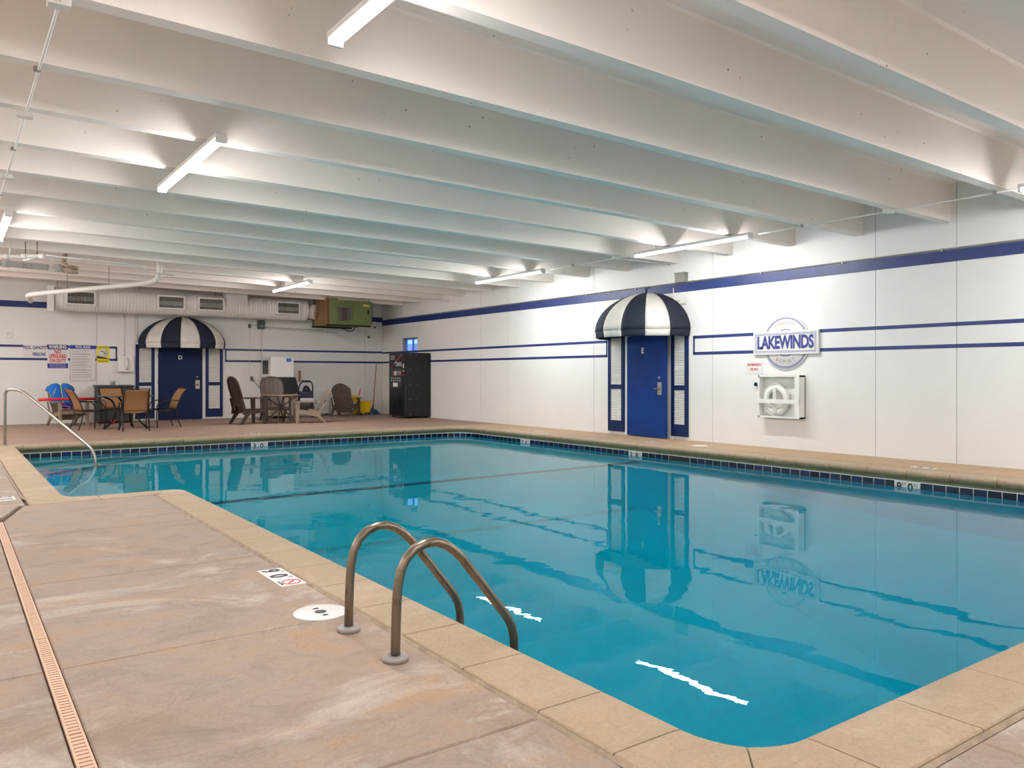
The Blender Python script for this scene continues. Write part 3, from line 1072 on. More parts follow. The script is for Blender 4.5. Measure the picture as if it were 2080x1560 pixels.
strip_light(-.75, 18.8, 21.3, 3.53, 'added unseen strip light over the far deck just outside the view at left')  # added out of view to brighten the far wall
strip_light(2.1, -2.7, -.2, 3.47, 'added unseen strip light behind the camera in the left row')
strip_light(-2.6, -2.7, -.2, 3.55, 'added unseen strip light in the near left corner behind the camera')
strip_light(-2.6, 13.6, 16.1, 3.55, 'added unseen strip light over the left deck beside the entry steps')
strip_light(10.02, -3.2, -.7, 3.385, 'added unseen strip light in the right-hand row behind the camera')

# ceiling conduits with boxes
def conduit_line(x, y0, y1, z, label, boxes, clamps, r=.011):
    t_ = thing('conduit', label, 'conduit', (x, 0, z))
    MB().cyl((0, y0, 0), (0, y1, 0), r, 8).build('tube', 'pvc', t_)
    for b in boxes:
        MB().bbox(-.065, .065, b - .05, b + .05, -.02, .035, .006).build('junction_box', 'pvc', t_)
    for b in clamps:
        MB().box(-.035, .012, b - .015, b + .015, -.013, .02).build('clamp', 'galv', t_)
    return t_
conduit_line(.575, -4, 20.5, 3.57, 'white conduit with square boxes running under the beams at left', [5.68, 8.3, 11.0], [4.36, 7.0, 9.6, 12.1, 14.7])
conduit_line(10.2, 4.03, 7.75, 3.425, 'thin white conduit between the two nearest right-hand lights', [5.68], [4.36, 6.98])
conduit_line(10.15, 10.25, 12.85, 3.425, 'thin white conduit between the middle and far right-hand lights', [10.9], [12.12])
MB().cyl((10.2, 10.9, 3.425), (11.6, 10.9, 3.42), .009, 8).build('conduit', 'pvc', None)
tag(bpy.data.objects[-1] if False else COL.objects[-1], 'short white conduit running from a ceiling box to the right wall', 'conduit')

# conduit on top of the blue band of the right wall, box and awning bracket
cd = thing('conduit', 'long grey conduit clipped along the top of the blue wall band', 'conduit', (XR, 0, 3.045))
MB().cyl((-.022, YF, 0), (-.022, 23.2, 0), .011, 8).build('tube', 'galv', cd)
for k in range(15):
    MB().box(-.035, 0, 1.0 + k * 1.55, 1.03 + k * 1.55, -.03, .016).build('clip', 'galv', cd)
jb = thing('junction_box', 'square grey junction box on the conduit right of the awning top', 'junction box', mtx=on_right(10.58, 3.13))
MB().bbox(-.12, .12, -.09, .09, 0, .11, .006).build('body', 'galv', jb)
MB().box(-.13, .13, .085, .10, 0, .125).build('lid', 'galv', jb)
cb = thing('conduit', 'white bent conduit with small box right of the door E awning', 'conduit', mtx=on_right(10.82, 2.8))
MB().tube(arc_pts([(0, .16, .015), (0, -.08, .015), (.22, -.11, .015)], 6, .08), .012, 8).build('tube', 'pvc', cb)
MB().bbox(.20, .32, -.17, -.05, 0, .05, .006).build('junction_box', 'pvc', cb)

# ------------------------------------------------------------------ doors, shutters, awnings
def make_door(n_, base, leaf_m, letter, ajar, wide=0.0):
    W2, H_ = .585, 2.055
    fr = MB()
    fr.box(-W2 - .09, -W2, 0, H_ + .08, 0, .03); fr.box(W2, W2 + .09, 0, H_ + .08, 0, .03); fr.box(-W2, W2, H_ + .004, H_ + .08, 0, .03)
    fo = struct('door_%d' % n_, fr, 'white')
    fo.matrix_world = base
    lm = T(-W2 + .004, 0, .034) @ Matrix.Rotation(-ajar, 4, 'Y')
    lf = MB().bbox(0, 2 * W2 - .008 + wide, .012, H_, -.012, .035, .003).build('leaf', leaf_m, fo, mtx=lm)
    q = 2 * W2 - .15
    ch = []
    text(letter, .15, 'signwhite', lf, W2 - .02 if letter == 'D' else W2 * .87, 1.74, .037, off=.006, ext=.002)
    MB().bbox(q - .05, q + .07, .86, 1.11, .033, .042, .004).build('lock_plate', 'satin', lf)
    MB().lathe([(.028, 0), (.028, .02), (.016, .025), (.014, .05)], (q + .01, .985, .04), 16, None).cyl((q + .01, .985, .075), (q - .11, .985, .08), .012, 10).build('door_handle', 'brass', lf)
    MB().lathe([(.026, 0), (.024, .012), (.01, .014)], (q + .0, 1.20, .035), 16).build('deadbolt', 'satin', lf)
    for zz in (.25, 1.0, 1.75):
        MB().cyl((-.006, zz, .03), (-.006, zz + .1, .03), .009, 8).build('hinge', 'satin', fo, mtx=T(-W2, 0, .0))
    return fo
DE = 11.485      # centre of door E along the right wall
DD = 5.37        # centre of door D along the back wall
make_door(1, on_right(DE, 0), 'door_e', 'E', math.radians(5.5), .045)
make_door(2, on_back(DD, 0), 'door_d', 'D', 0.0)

def shutter(base, label, x, w_, m='navy'):
    t_ = thing('shutter', label, 'shutter', mtx=base @ T(x, 0, 0), group=None)
    z0, z1 = .06, 2.09
    a = .08
    f = MB()
    za, zb_, zc, zd = .29, .96, 1.05, 2.045
    f.box(-w_ / 2, -w_ / 2 + a, z0, z1, 0, .035); f.box(w_ / 2 - a, w_ / 2, z0, z1, 0, .035)
    for (p, q) in ((z0, za), (zb_, zc), (zd, z1)):
        f.box(-w_ / 2 + a, w_ / 2 - a, p, q, 0, .035)
    f.build('frame', m, t_)
    for (p, q) in ((za, zb_), (zc, zd)):
        b = MB()
        b.box(-w_ / 2 + a, w_ / 2 - a, p, q, 0, .006)
        k = int((q - p) / .032)
        for i in range(k):
            y0 = p + (q - p) * i / k
            b.box(-w_ / 2 + a, w_ / 2 - a, -.016, .016, -.003, .003, T(0, y0 + .016, .018) @ Matrix.Rotation(-.75, 4, 'X'))
        b.build('louvre_panel', 'white', t_, kind='stuff')
    return t_
shutter(on_right(DE, 0), 'navy shutter with white louvres left of door E', -.96, .49)
shutter(on_right(DE, 0), 'navy shutter with white louvres right of door E', .83, .43)
shutter(on_back(DD, 0), 'navy shutter with white louvres left of door D', -.915, .475)
shutter(on_back(DD, 0), 'navy shutter with white louvres right of door D', .92, .475)

def awning(base, label, cols, W=1.14, Hh=.78, D=.92, z0=2.13):
    t_ = thing('awning', label, 'awning', mtx=base @ T(0, z0, 0))
    n_ = len(cols)
    for i, cm in enumerate(cols):
        p0 = PI - PI * i / n_
        p1 = PI - PI * (i + 1) / n_
        def fn(u, v, p0=p0, p1=p1):
            ph = p0 + (p1 - p0) * u
            th = v * PI / 2
            # slight tuck of the canvas between ribs
            tuck = 1 - .012 * math.sin(PI * u) * math.sin(PI * v)
            ex = 1.95
            cx = math.cos(th) ** (2 / ex); sz = math.sin(th) ** (2 / ex)
            return (W * math.cos(ph) * cx * tuck, Hh * sz * tuck, D * math.sin(ph) * cx * tuck + .01)
        MB().grid(fn, 6, 12, .006).build('canvas_panel', cm, t_)
        def fv(u, v, p0=p0, p1=p1):
            ph = p0 + (p1 - p0) * u
            k = 1 + .012 * math.sin(u * PI * 3) * v - .02 * v
            return (W * math.cos(ph) * k, -.13 * v, D * math.sin(ph) * k + .01)
        MB().grid(fv, 8, 3, .005).build('valance', cm, t_)
    return t_
NV, WH = 'awn_navy', 'awn_white'
SEVEN = [NV, WH, NV, WH, NV, WH, NV]
awning(on_right(11.53, 0), 'domed navy and white striped awning over door E', SEVEN, D=1.0)
awning(on_back(5.43, 0), 'domed navy and white striped awning over door D', SEVEN, W=1.15, Hh=.76, D=.90, z0=2.12)
br = MB().box(-.02, .02, -.14, .03, 0, .04).box(-.02, .09, .0, .03, 0, .04)
o = br.build('awning_bracket', 'band', None); o.matrix_world = on_right(11.58, 3.0)
tag(o, 'small blue angle bracket at the top of the door E awning', 'bracket')

# ------------------------------------------------------------------ right wall: logo, ring box, signs
logo = thing('wall_logo', 'round white club sign reading LAKEWINDS YACHT & SPORT', 'sign', mtx=on_right(8.265, 1.80))
MB().lathe([(.465, 0), (.465, .018), (.460, .024), (.01, .024)], (0, 0, 0), 64).build('disc', 'signwhite', logo)
pl = MB().bbox(-.64, .64, -.2, .2, .0, .052, .008).build('plaque', 'signwhite', logo)
def ringmesh(R, r):
    nn = 64
    vs = []
    for z in (.0242, .026):
        for rr in (R - r, R + r):
            vs += [(rr * math.cos(2 * PI * i / nn), rr * math.sin(2 * PI * i / nn), z) for i in range(nn)]
    fs = []
    for i in range(nn):
        j = (i + 1) % nn
        fs += [(2 * nn + i, 2 * nn + j, 3 * nn + j, 3 * nn + i), (i, j, 2 * nn + j, 2 * nn + i), (nn + i, nn + j, 3 * nn + j, 3 * nn + i)]
    return MB().add(vs, fs)
ringmesh(.437, .003).build('ring_line', 'logoblue', logo)
ringmesh(.415, .006).build('ring_line', 'logoblue', logo)
ringmesh(.225, .006).build('ring_line', 'logoblue', logo)
ringmesh(.197, .003).build('ring_line', 'logoblue', logo)
def border(x, y, w_, z, m, par):
    b = MB()
    b.box(-x, x, y - w_, y, z, z + .001); b.box(-x, x, -y, -y + w_, z, z + .001)
    b.box(-x, -x + w_, -y + w_, y - w_, z, z + .001); b.box(x - w_, x, -y + w_, y - w_, z, z + .001)
    return b.build('border_line', m, par)
border(.60, .165, .006, .052, 'logoblue', pl)
border(.58, .146, .008, .052, 'logoblue', pl)
text('LAKEWINDS', .30, 'logoblue', pl, 0, -.002, .0525, off=.012, sx=.70, sp=.93)
for i, ch in enumerate('YACHT'):
    a = PI / 2 + (2 - i) * .20
    text(ch, .095, 'logored' if i < 2 else 'logogrey', logo, mtx=T(.33 * math.cos(a), .33 * math.sin(a), .025) @ Matrix.Rotation(a - PI / 2, 4, 'Z'))
for i, ch in enumerate('&SPORT'):
    a = -PI / 2 + (i - 2.6) * .205
    text(ch, .095, 'logored' if i < 1 else 'logogrey', logo, mtx=T(.325 * math.cos(a), .325 * math.sin(a), .025) @ Matrix.Rotation(a + PI / 2, 4, 'Z'))

em = thing('emergency_sign', 'small white sign with red FOR EMERGENCY USE ONLY', 'sign', mtx=on_right(8.92, 1.385))
MB().bbox(-.175, .175, -.115, .115, 0, .006, .002).build('plate', 'signwhite', em)
text('FOR EMERGENCY', .058, 'signred', em, 0, .045, .0065, off=.002, sx=.64)
text('USE ONLY', .058, 'signred', em, 0, -.035, .0065, off=.002, sx=.64)

hook = thing('wall_hook', 'dark blue knob on the wall left of the lifebuoy box', 'hook', mtx=on_right(8.86, 1.09))
MB().lathe([(.012, 0), (.012, .03), (.032, .035), (.034, .05), (.02, .062), (.004, .064)], (0, 0, 0), 16).build('knob', 'navy', hook)
MB().bbox(-.02, .035, -.07, .06, 0, .008, .003).build('plate', 'white', hook)

rb = thing('lifebuoy_box', 'open white wooden box on the wall below the logo', 'box', mtx=on_right(8.31, .885))
bw, bh, bd_ = .41, .36, .16
MB().box(-bw, bw, -bh, bh, 0, .015).build('back_board', 'white', rb)
for k, (p, q) in enumerate(((-.36, -.20), (-.19, .02), (.03, .18), (.19, .36))):
    MB().box(-bw + .02, bw - .02, p, q, .015, .026).build('board', 'white', rb)
MB().box(-bw, -bw + .025, -bh, bh, 0, bd_).build('side_board', 'white', rb)
MB().box(bw - .025, bw, -bh, bh, 0, bd_).build('side_board', 'white', rb)
MB().box(bw - .085, bw, -bh, bh, bd_, bd_ + .015).build('front_stile', 'white', rb)
MB().box(-bw, bw, bh - .025, bh, 0, bd_).build('top_board', 'white', rb)
MB().box(-bw, bw, -bh, -bh + .025, 0, bd_).build('bottom_board', 'white', rb)
MB().box(-bw - .02, bw, -.115, -.045, bd_, bd_ + .018).build('front_rail', 'white', rb)
lb = thing('lifebuoy', 'white ring lifebuoy with rope inside the wall box', 'lifebuoy', mtx=on_right(8.40, .83, .085))
MB().torus((0, 0, 0), .20, .055, 40, 12, sq=.8).build('ring', 'ring', lb)
rp = MB()
for k in range(5):
    x = -.03 + k * .014
    rp.tube([(x, .26, .0), (x + .004, .20, .058), (x - .002, .05, .05), (x + .006, -.10, .052), (x, -.20, .058), (x, -.27, .0)], .006, 6)
rp.build('rope_coil', 'ring', lb)
gp = [(.27 * math.cos(a) * (1 + .03 * math.sin(5 * a)), .262 * math.sin(a) * (1 + .03 * math.cos(4 * a)), .02) for a in [2 * PI * i / 40 for i in range(41)]]
MB().tube(gp, .006, 6).build('grab_line', 'ring', lb)

# ------------------------------------------------------------------ back wall signs
def bsign(x0, x1, z0, z1):
    return on_back((x0 + x1) / 2, (z0 + z1) / 2), (x1 - x0) / 2, (z1 - z0) / 2
m_, hx, hy = bsign(1.60, 2.11, 1.70, 2.03)
sg = thing('capacity_sign', 'white sign reading POOL CAPACITY PERSONS in blue', 'sign', mtx=m_)
MB().box(-hx, hx, -hy, hy, 0, .008).build('plate', 'signwhite', sg)
text('POOL  CAPACITY', .115, 'inkblue', sg, 0, .085, .0085, off=.004, sx=.56)
text('PERSONS', .115, 'inkblue', sg, .09, -.085, .0085, off=.004, sx=.60)
m_, hx, hy = bsign(2.13, 2.595, 1.43, 2.04)
sg = thing('warning_sign', 'sign reading WARNING NO LIFEGUARD ON DUTY in red and blue', 'sign', mtx=m_)
MB().box(-hx, hx, -hy, hy, 0, .008).build('plate', 'signwhite', sg)
MB().box(-hx, hx, hy - .125, hy, .0082, .0095).build('header', 'inkblue', sg)
text('WARNING', .125, 'signwhite', sg, 0, hy - .062, .010, off=.005, sx=.66)
text('NO', .13, 'signred', sg, 0, .115, .0085, off=.005, sx=.72)
text('LIFEGUARD', .13, 'signred', sg, 0, .005, .0085, off=.005, sx=.58)
text('ON DUTY', .13, 'signred', sg, 0, -.11, .0085, off=.005, sx=.62)
MB().box(-hx, hx, -hy, -hy + .125, .0082, .0095).build('footer', 'signblue', sg)
text('CHILDREN UNDER THE AGE OF 14', .038, 'signwhite', sg, 0, -hy + .10, .010, sx=.66)
text('MUST NOT USE POOL OR SPA', .038, 'signwhite', sg, 0, -hy + .062, .010, sx=.7)
text('WITHOUT ADULT SUPERVISION', .038, 'signwhite', sg, 0, -hy + .024, .010, sx=.7)
m_, hx, hy = bsign(2.64, 3.24, 1.09, 2.035)
sg = thing('rules_sign', 'tall white sign headed POOL RULES with lines of small print', 'sign', mtx=m_)
MB().box(-hx, hx, -hy, hy, 0, .008).build('plate', 'signwhite', sg)
border(hx, hy, .006, .0082, 'inkblue', sg)
MB().box(-hx, hx, hy - .095, hy, .0082, .0095).build('header', 'signblue', sg)
text('POOL RULES', .085, 'signwhite', sg, 0, hy - .048, .010, off=.003, sx=.72)
pr_ = MB()
yy = hy - .125
random.seed(3)
while yy > -hy + .07:
    for ln in range(random.choice((1, 2, 3))):
        pr_.box(-hx + .045, -hx + .045 + random.uniform(.32, .5), yy - .008, yy, .0082, .0088)
        yy -= .019
    yy -= .022
pr_.box(-hx + .03, -hx + .2, -hy + .03, -hy + .038, .0082, .0088); pr_.box(.17, .27, -hy + .03, -hy + .038, .0082, .0088)
pr_.build('small_print', 'greyink', sg, kind='stuff')
m_, hx, hy = bsign(3.27, 3.57, 1.58, 2.03)
sg = thing('caution_sign', 'yellow CAUTION NO DIVING sign with a diver symbol', 'sign', mtx=m_)
MB().box(-hx, hx, -hy, hy, 0, .008).build('plate', 'signyellow', sg)
text('CAUTION', .075, 'ink', sg, 0, hy - .04, .0085, off=.001, sx=.72)
text('NO DIVING', .06, 'ink', sg, 0, -hy + .04, .0085, off=.001, sx=.72)
MB().lathe([(.115, .0083), (.115, .009), (.005, .009)], (0, .035, 0), 28).build('symbol_ground', 'signwhite', sg)
MB().prism([(-hx, -.11), (hx, -.13), (hx, -.115), (-hx, -.04)], .0092, .0104).tube([(-.075, .07, .0105), (-.02, .085, .0105), (.025, .05, .0105), (.04, 0, .0105)], .009, 6, flat=.3).build('diver_symbol', 'ink', sg)
th_ = thing('wall_thermostat', 'small white wall sensor high on the wall at far left', 'sensor', mtx=on_back(1.28, 2.28))
MB().bbox(-.075, .075, -.08, .08, 0, .035, .008).build('body', 'white', th_)
MB().torus((0, .01, .036), .035, .004, 20, 6).build('dial', 'galv', th_)
hd = thing('hand_dryer', 'white wall hand dryer left of door D', 'hand dryer', mtx=on_back(3.96, 1.555))
MB().bbox(-.19, .19, -.20, .20, 0, .15, .015).build('body', 'white', hd)
MB().bbox(-.20, .20, -.215, -.19, 0, .17, .005).build('base_plate', 'white', hd)
MB().tube([(0, .14, .15), (.005, .10, .185), (.01, -.02, .195), (.012, -.16, .17)], .035, 12).build('nozzle_cover', 'white', hd)
for x, lbl in ((3.93, 'thin white conduit dropping from the duct to the hand dryer'), (4.245, 'thin white conduit close beside the door D awning')):
    o = MB().cyl((x, YB - .015, 1.75 if x < 4 else 2.15), (x, YB - .015, 2.95), .012, 8).build('conduit', 'pvc', None)
    tag(o, lbl, 'conduit')
sw = MB().bbox(-.04, .04, -.06, .06, 0, .01, .002).build('switch_plate', 'cream', None)
sw.matrix_world = on_back(6.66, 1.18)
tag(sw, 'small beige switch plate beside the right shutter of door D', 'switch')

# ------------------------------------------------------------------ duct, grilles, heater
duct = thing('air_duct', 'large round white air duct along the back wall ceiling', 'duct', (0, 23.08, 3.19))
R_ = .30
prf = []
mbd = MB()
pts = []; rr = []
x = 2.18
while x < 8.80:
    pts.append((x, 0, 0)); rr.append(R_)
    x += .06
    pts.append((x, 0, 0)); rr.append(R_)
    pts.append((x + .002, 0, 0)); rr.append(R_ + .004)
    pts.append((x + .010, 0, 0)); rr.append(R_ + .004)
    pts.append((x + .012, 0, 0)); rr.append(R_)
    x += .02
mbd.tube(pts, R_, 36, rr=rr).build('spiral_body', 'duct', duct)
MB().tube([(2.10, 0, 0), (2.20, 0, 0)], R_ + .012, 36).build('end_cap', 'pvc', duct)
MB().bbox(2.06, 2.20, -.33, -.10, -.34, .30, .01).build('end_bracket', 'pvc', duct)
MB().box(6.40, 6.98, -.36, .05, .02, .42).build('transition_box', 'duct', duct)
for (a, b) in ((2.45, 3.13), (4.60, 5.30), (5.64, 6.34), (7.83, 8.53)):
    cx = (a + b) / 2; w2 = (b - a) / 2; h2 = .185
    g = MB()
    y = -.345
    for (p, q, r, s_) in ((cx - w2 + .04, cx + w2 - .04, h2 - .04, h2), (cx - w2 + .04, cx + w2 - .04, -h2, -h2 + .04), (cx - w2, cx - w2 + .04, -h2, h2), (cx + w2 - .04, cx + w2, -h2, h2)):
        g.box(p, q, y, y + .12, r + .02, s_ + .02)
    go = g.build('grille', 'white', duct)
    MB().box(cx - w2 + .03, cx + w2 - .03, y + .05, y + .055, -h2 + .05, h2 - .01).build('grille_back', 'grille_dark', go)
    f = MB()
    k = 20
    for i in range(k):
        xx = cx - w2 + .05 + (2 * w2 - .1) * i / (k - 1)
        f.box(xx - .006, xx + .006, y + .008, y + .03, -h2 + .055, h2 - .015)
    f.build('grille_vane', 'galv', go, kind='stuff')
for xx in (2.3, 4.2, 6.2, 8.3):
    MB().cyl((xx, 0, R_), (xx, 0, .95), .006, 6).build('hanger', 'galv', duct)

ht = thing('unit_heater', 'rusting green ceiling heater cabinet hung by the back corner', 'heater', (9.12, 21.95, 2.74))
Wd, Dp, Hh = 1.34, 1.35, .72
MB().bbox(.006, Wd, 0, Dp, 0, Hh, .006).build('cabinet', 'green', ht)
MB().box(-.002, .008, .02, Dp, .01, Hh - .01).build('side_panel', 'greenrust', ht)
g = MB()
g.box(.27, .66, -.03, .0, .12, .50)
gb = g.build('fan_grille', 'grille_dark', ht)
f = MB()
for xx in (.27, .32, .56, .62, .66):
    f.box(xx - .006, xx + .006, -.045, -.03, .12, .50)
for k in range(12):
    f.box(.28, .65, -.038, -.032, .13 + k * .032, .136 + k * .032)
f.build('grille_wire', 'galv', gb, kind='stuff')
MB().box(1.06, 1.26, -.004, 0, .56, .63).build('rating_label', 'yellowlabel', ht)
MB().box(1.20, 1.25, -.01, 0, .34, .46).build('switch', 'black', ht)
MB().box(-.06, Wd - .02, .02, .10, -.045, 0).build('support_rail', 'darkmetal', ht)
MB().box(-.06, Wd - .12, Dp - .2, Dp - .1, -.045, 0).build('support_rail', 'darkmetal', ht)
for (xx, yy) in ((-.03, .06), (-.03, Dp - .15), (Wd - .06, .06)):
    MB().cyl((xx, yy, -.06), (xx, yy, 1.0), .008, 6).build('hanger_rod', 'darkmetal', ht)
MB().tube(arc_pts([(.42, .1, -.04), (.55, .1, -.16), (.75, .1, -.20), (.88, .1, -.02)], 5, .12), .014, 8).tube([(.35, .12, -.10), (.48, .12, -.12), (.72, .12, -.08)], .010, 8).build('cable', 'darkmetal', ht)
MB().box(-.06, .3, .1, .4, Hh + .01, Hh + .06).build('top_bracket', 'rusty', ht)
dn = MB().tube([(8.95, 23.2, 3.19), (9.15, 23.0, 3.15)], .22, 20).build('duct_collar', 'duct', duct)
dn.matrix_local = T(0, -23.08, -3.19)

# grey control box and its conduits, outlet
gbx = thing('control_box', 'dark grey electrical box on the wall under the duct', 'control box', mtx=on_back(7.63, 2.75))
MB().bbox(-.10, .10, -.13, .13, 0, .10, .006).build('body', 'grey', gbx)
MB().box(.10, .125, .02, .08, .03, .06).build('switch_lever', 'black', gbx)
MB().box(-.03, .04, -.06, -.03, .10, .102).build('label_plate', 'satin', gbx)
MB().cyl((.10, -.07, .015), (1.95, -.10, .015), .009, 6).cyl((.10, -.11, .015), (2.45, -.17, .015), .006, 6).cyl((-.10, -.02, .015), (-.30, -.02, .015), .008, 6).build('conduit', 'galv', gbx)
MB().cyl((-.05, -.13, .012), (-.05, -.95, .012), .005, 6).cyl((.05, -.13, .012), (.05, -.95, .012), .008, 6).build('conduit_drop', 'pvc', gbx)
swb = thing('toggle_switch', 'small dark switch left of the grey control box', 'switch', mtx=on_back(7.30, 2.70))
MB().bbox(-.035, .035, -.06, .06, 0, .05, .005).build('box', 'grey', swb)
MB().cyl((0, -.06, .012), (0, -1.46, .012), .005, 6).build('conduit', 'pvc', swb)
otl = thing('wall_outlet', 'grey wall outlet between door D and the ice machine', 'outlet', mtx=on_back(7.36, 1.15))
MB().bbox(-.04, .04, -.07, .07, 0, .045, .005).build('box', 'galv', otl)
MB().bbox(-.025, .025, -.025, .03, .045, .07, .005).build('plug', 'grey', otl)
MB().tube(arc_pts([(.01, .0, .06), (.12, -.15, .05), (.34, -.38, .04), (.42, -.42, .04)], 5, .1), .007, 6).build('cord', 'cord', otl)

# pipes near the ceiling at the left
pp = thing('drain_pipe', 'white drain pipe sloping under the ceiling in front of the duct', 'pipe', (0, 0, 0))
MB().tube(arc_pts([(1.62, 21.75, 2.99), (1.50, 21.0, 3.07), (3.45, 18.55, 3.22), (3.72, 18.22, 3.28), (3.72, 18.1, 4.07)], 6, .22), .055, 14).build('pipe', 'pvc', pp)
for (p) in ((2.2, 20.12, 3.12), (2.9, 19.24, 3.18)):
    MB().cyl(p, (p[0], p[1], 3.9), .006, 6).build('hanger', 'galv', pp)
    MB().torus(p, .06, .008, 16, 6, mtx=None).build('hanger_ring', 'pvc', pp)
pq = thing('waste_pipe', 'thick grey white pipe with rusty elbow at upper left', 'pipe', (0, 0, 0))
MB().tube([(-1.2, 18.3, 3.47), (.0, 17.95, 3.41), (1.85, 17.55, 3.31)], .062, 16).build('pipe', 'oldpvc', pq)
MB().tube([(1.62, 17.60, 3.325), (1.80, 17.56, 3.315)], .078, 16).build('coupling', 'oldpvc', pq)
MB().tube([(.86, 17.76, 3.37), (.98, 17.74, 3.36)], .078, 16).build('coupling', 'oldpvc', pq)
MB().tube([(1.84, 17.55, 3.31), (1.98, 17.52, 3.30), (2.1, 17.50, 3.29)], .085, 16, rr=[.072, .086, .07]).tube([(1.90, 17.53, 3.34), (1.86, 17.55, 3.46), (1.88, 17.56, 3.60)], .045, 12).build('elbow', 'rusty', pq)
pv = thing('supply_pipe', 'white segmented pipe with valves hung at far upper left', 'pipe', (0, 0, 0))
MB().tube([(-1.0, 18.1, 3.36), (.6, 16.9, 3.36), (1.42, 16.28, 3.36)], .035, 12).build('pipe', 'pvc', pv)
for k in range(5):
    a = Vector((.35 + k * .25, 17.08 - k * .19, 3.36))
    b = a + Vector((.07, -.053, 0))
    MB().tube([a, b], .045, 12).build('coupling', 'pvc', pv)
MB().cyl((.93, 16.65, 3.36), (.93, 16.65, 3.62), .015, 8).build('riser', 'pvc', pv)
for xx in (1.15, 1.32):
    MB().cyl((xx, 16.48 - (xx - 1.15) * .75, 3.36), (xx, 16.48 - (xx - 1.15) * .75, 3.62), .006, 6).build('hanger', 'darkmetal', pv)
MB().tube([(1.32, 16.36, 3.34), (1.1, 16.3, 3.26)], .02, 8).build('branch', 'pvc', pv)
cx_ = MB().tube(arc_pts([(1.45, 16.3, 3.38), (3.0, 17.0, 3.42), (3.55, 17.9, 3.40), (3.9, 18.1, 3.38)], 5, .3), .012, 8).build('conduit', 'pvc', None)
tag(cx_, 'thin curved white conduit leading to the top of the drain pipe', 'conduit')
cbx = MB().bbox(3.86, 3.98, 18.0, 18.12, 3.38, 3.46, .006).build('junction_box', 'pvc', None)
tag(cbx, 'small white ceiling box right of the bend in the drain pipe', 'junction box')

# corner cameras / speaker near the back right corner
cam1 = thing('security_camera', 'small white camera on the blue band in the back corner', 'camera', mtx=on_back(11.30, 2.86))
MB().bbox(-.06, .06, -.02, .12, 0, .10, .01).cyl((0, -.06, .12), (0, -.06, .02), .05, 14).build('body', 'white', cam1)
MB().cyl((0, -.07, .10), (0, -.07, .135), .026, 14).build('lens', 'black', cam1)
MB().cyl((-.02, .12, .02), (-.06, .62, .02), .008, 6).build('conduit', 'galv', cam1)
cam2 = thing('security_light', 'small dark swivelling lamp below the corner camera', 'lamp', mtx=on_back(11.12, 2.48))
MB().bbox(-.02, .14, -.04, .10, 0, .04, .006).build('plate', 'white', cam2)
MB().tube([(.06, .03, .04), (.0, .03, .12), (-.05, 0, .15)], .012, 8).build('arm', 'galv', cam2)
MB().cyl((-.05, 0, .13), (-.06, -.02, .20), .035, 12).build('head', 'grey', cam2)

